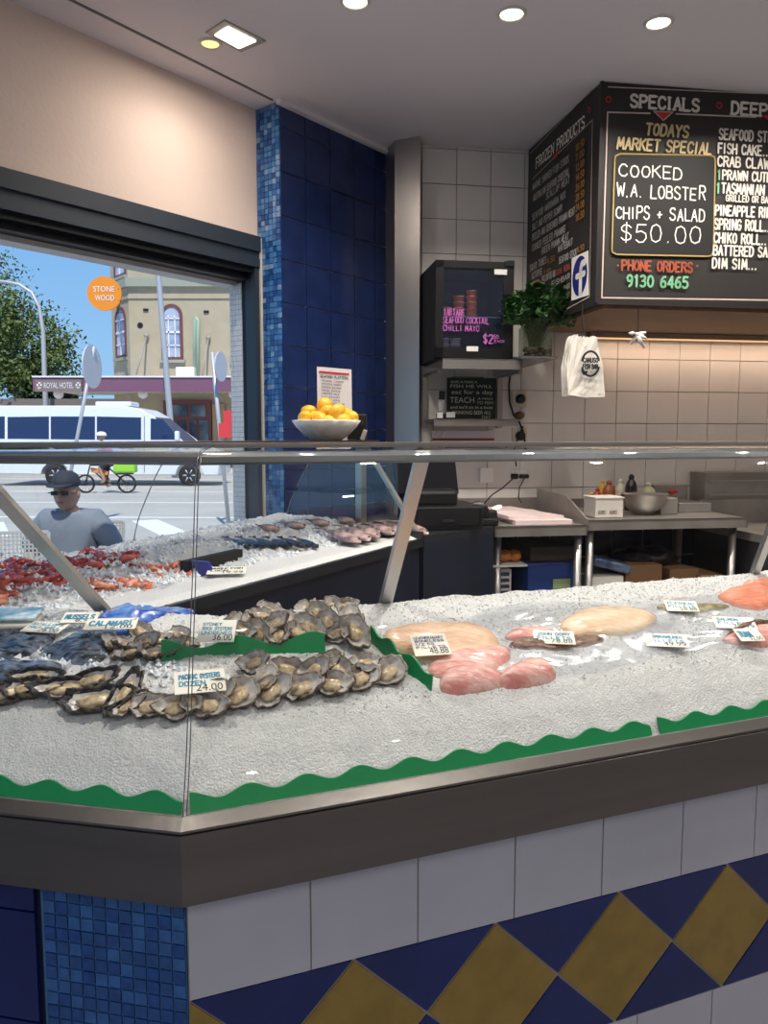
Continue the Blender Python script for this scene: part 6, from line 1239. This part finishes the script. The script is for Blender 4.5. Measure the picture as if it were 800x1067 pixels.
# his perforated chair and a second one beside it
MET = mat('chair_metal', (206, 206, 204), .4, .5)
def mesh_chair(x, y, rz, label):
    t = empty('cafe_chair', (x, y, -.01), label, 'chair', 'perforated metal chairs outside', rz)
    def lat(w, h, org, u, v):
        bm = bmesh.new(); n, m_ = 20, 18
        for i in range(n+1): bar(bm, org+u*w*i/n, org+u*w*i/n+v*h, .008 if 0 < i < n else .02, .008, up=u.cross(v))
        for j in range(m_+1): bar(bm, org+v*h*j/m_, org+v*h*j/m_+u*w, .008 if 0 < j < m_ else .02, .008, up=u.cross(v))
        return bm
    mesh('backrest', lat(.42, .42, Vector((-.21, .2, .50)), Vector((1, 0, 0)), Vector((0, .12, 1)).normalized()), MET, t, local=True)
    mesh('seat', lat(.42, .40, Vector((-.21, -.2, .45)), Vector((1, 0, 0)), Vector((0, 1, 0))), MET, t, local=True)
    for sx_ in (-.2, .2):
        for sy_ in (-.19, .19): bm = bmesh.new(); tube(bm, [(sx_, sy_, .46), (sx_*1.1, sy_*1.2, 0)], .012, 8); mesh('leg', bm, MET, t, True, local=True)
mesh_chair(px_, PY+.10, 0, 'perforated pale metal chair under the seated person'); q = hy(8, 560, 4.0); mesh_chair(q.x-.1, 4.1, .25, 'empty perforated pale metal chair at the left edge outside the window')
# --- cyclist
CY = 22.0; gx0, gx1 = hy(89, 500, CY).x, hy(132, 500, CY).x; zr = .27
bike = empty('electric_bicycle', ((gx0+gx1)/2, CY, -.15), 'small wheeled delivery bicycle with lime green bag on the road', 'bicycle'); G = -.15
for x in (gx0, gx1):
    bm = bmesh.new(); M = Matrix.Translation(Vector((x, CY, G+zr))) @ Matrix.Rotation(math.pi/2, 4, 'X'); lathe(bm, [(zr-.05, -.025), (zr, -.02), (zr, .02), (zr-.05, .025), (zr-.05, -.025)], (0, 0, 0), 32, M=M)
    for k in range(12): a = k*math.pi/6; tube(bm, [M @ Vector((0, 0, 0)), M @ Vector(((zr-.04)*math.cos(a), (zr-.04)*math.sin(a), 0))], .004, 4)
    lathe(bm, [(0, -.05), (.05, -.05), (.05, .05), (0, .05)], (0, 0, 0), 12, M=M); mesh('wheel', bm, TYRE, bike, True)
w_ = gx1-gx0; p = lambda x, z: Vector((gx0+w_*x, CY, G+z)); bm = bmesh.new()
for a, b in ((p(0, zr), p(.16, .95)), (p(.14, .72), p(.5, .30)), (p(.5, .30), p(.62, .85)), (p(.62, .80), p(.15, .80)), (p(.5, .30), p(1, zr)), (p(.6, .70), p(1, zr)), (p(.16, .95), p(.12, 1.02))): tube(bm, [a, b], .022, 6)
mesh('frame', bm, BLACKM, bike, True)
bm = bmesh.new(); tube(bm, [p(.12, 1.02)+Vector((0, -.28, 0)), p(.12, 1.02)+Vector((0, .28, 0))], .016, 6); mesh('handlebar', bm, BLACK, bike, True)
bm = bmesh.new(); box(bm, p(.62, .88), (.26, .16, .07), bev=.02); mesh('saddle', bm, BLACKM, bike)
bm = bmesh.new(); box(bm, p(.36, .62), (.5, .12, .13), rot=Matrix.Rotation(.2, 4, 'Y'), bev=.02); mesh('battery', bm, mat('orange_case', (226, 140, 60), .5), bike)
bm = bmesh.new(); box(bm, p(.98, .72), (.62, .34, .26), bev=.05); mesh('rear_bag', bm, mat('lime_bag', (150, 214, 50), .6), bike); bm = bmesh.new(); box(bm, p(.95, .56), (.45, .3, .03)); mesh('rack', bm, BLACKM, bike)
cy = empty('person', (gx0+w_*.55, CY, G), 'cyclist in red top and white helmet riding in front of the van', 'person'); X = lambda x, y, z, r: (x, y, z, r)
V = [(.10, 0, .95, (.12, .13)), (.04, 0, 1.12, (.12, .13)), (-.04, 0, 1.30, (.13, .15)), (-.09, 0, 1.40, (.07, .07)), (-.12, 0, 1.47, (.05, .05)), (-.05, -.17, 1.33, .06), (-.20, -.22, 1.14, .045), (-.38, -.24, .99, .032), (-.42, -.24, 1.03, .03), (-.05, .17, 1.33, .06), (-.20, .22, 1.14, .045), (-.38, .24, .99, .032), (-.42, .24, 1.03, .03), (.06, -.10, .92, .09), (-.20, -.12, .72, .065), (-.06, -.12, .36, .045), (-.16, -.12, .30, .035), (.06, .10, .92, .09), (-.16, .12, .60, .065), (.02, .12, .24, .045), (-.10, .12, .18, .035)]
skin('body', V, [(0, 1), (1, 2), (2, 3), (3, 4), (2, 5), (5, 6), (6, 7), (7, 8), (2, 9), (9, 10), (10, 11), (11, 12), (0, 13), (13, 14), (14, 15), (15, 16), (0, 17), (17, 18), (18, 19), (19, 20)], SKN, cy)
skin('red_top', [(.10, 0, .97, (.14, .15)), (.04, 0, 1.12, (.14, .155)), (-.04, 0, 1.30, (.15, .17)), (-.085, 0, 1.39, (.085, .09)), (-.05, -.17, 1.33, .08), (-.19, -.22, 1.15, .06), (-.36, -.24, 1.0, .042), (-.05, .17, 1.33, .08), (-.19, .22, 1.15, .06), (-.36, .24, 1.0, .042)], [(0, 1), (1, 2), (2, 3), (2, 4), (4, 5), (5, 6), (2, 7), (7, 8), (8, 9)], mat('red_top', (214, 48, 48), .8), cy)
skin('shorts', [(.10, 0, .94, (.13, .15)), (.06, -.10, .92, .105), (-.20, -.12, .72, .082), (.06, .10, .92, .105), (-.16, .12, .60, .082)], [(0, 1), (1, 2), (0, 3), (3, 4)], mat('dark_trousers', (40, 44, 56), .8), cy)
h, M = head(cy, (-.15, 0, 1.60), .10, SKN, glasses=True, rz=-.9)
bm = bmesh.new(); b = bmesh.new(); lathe(b, [(0, .16), (.05, .155), (.10, .125), (.125, .07), (.125, .03), (.10, .03)], (0, 0, 0), 24)
for v in b.verts: v.co.y *= 1.2
merge(bm, b, M); mesh('helmet', bm, WHB, cy, True, local=True)
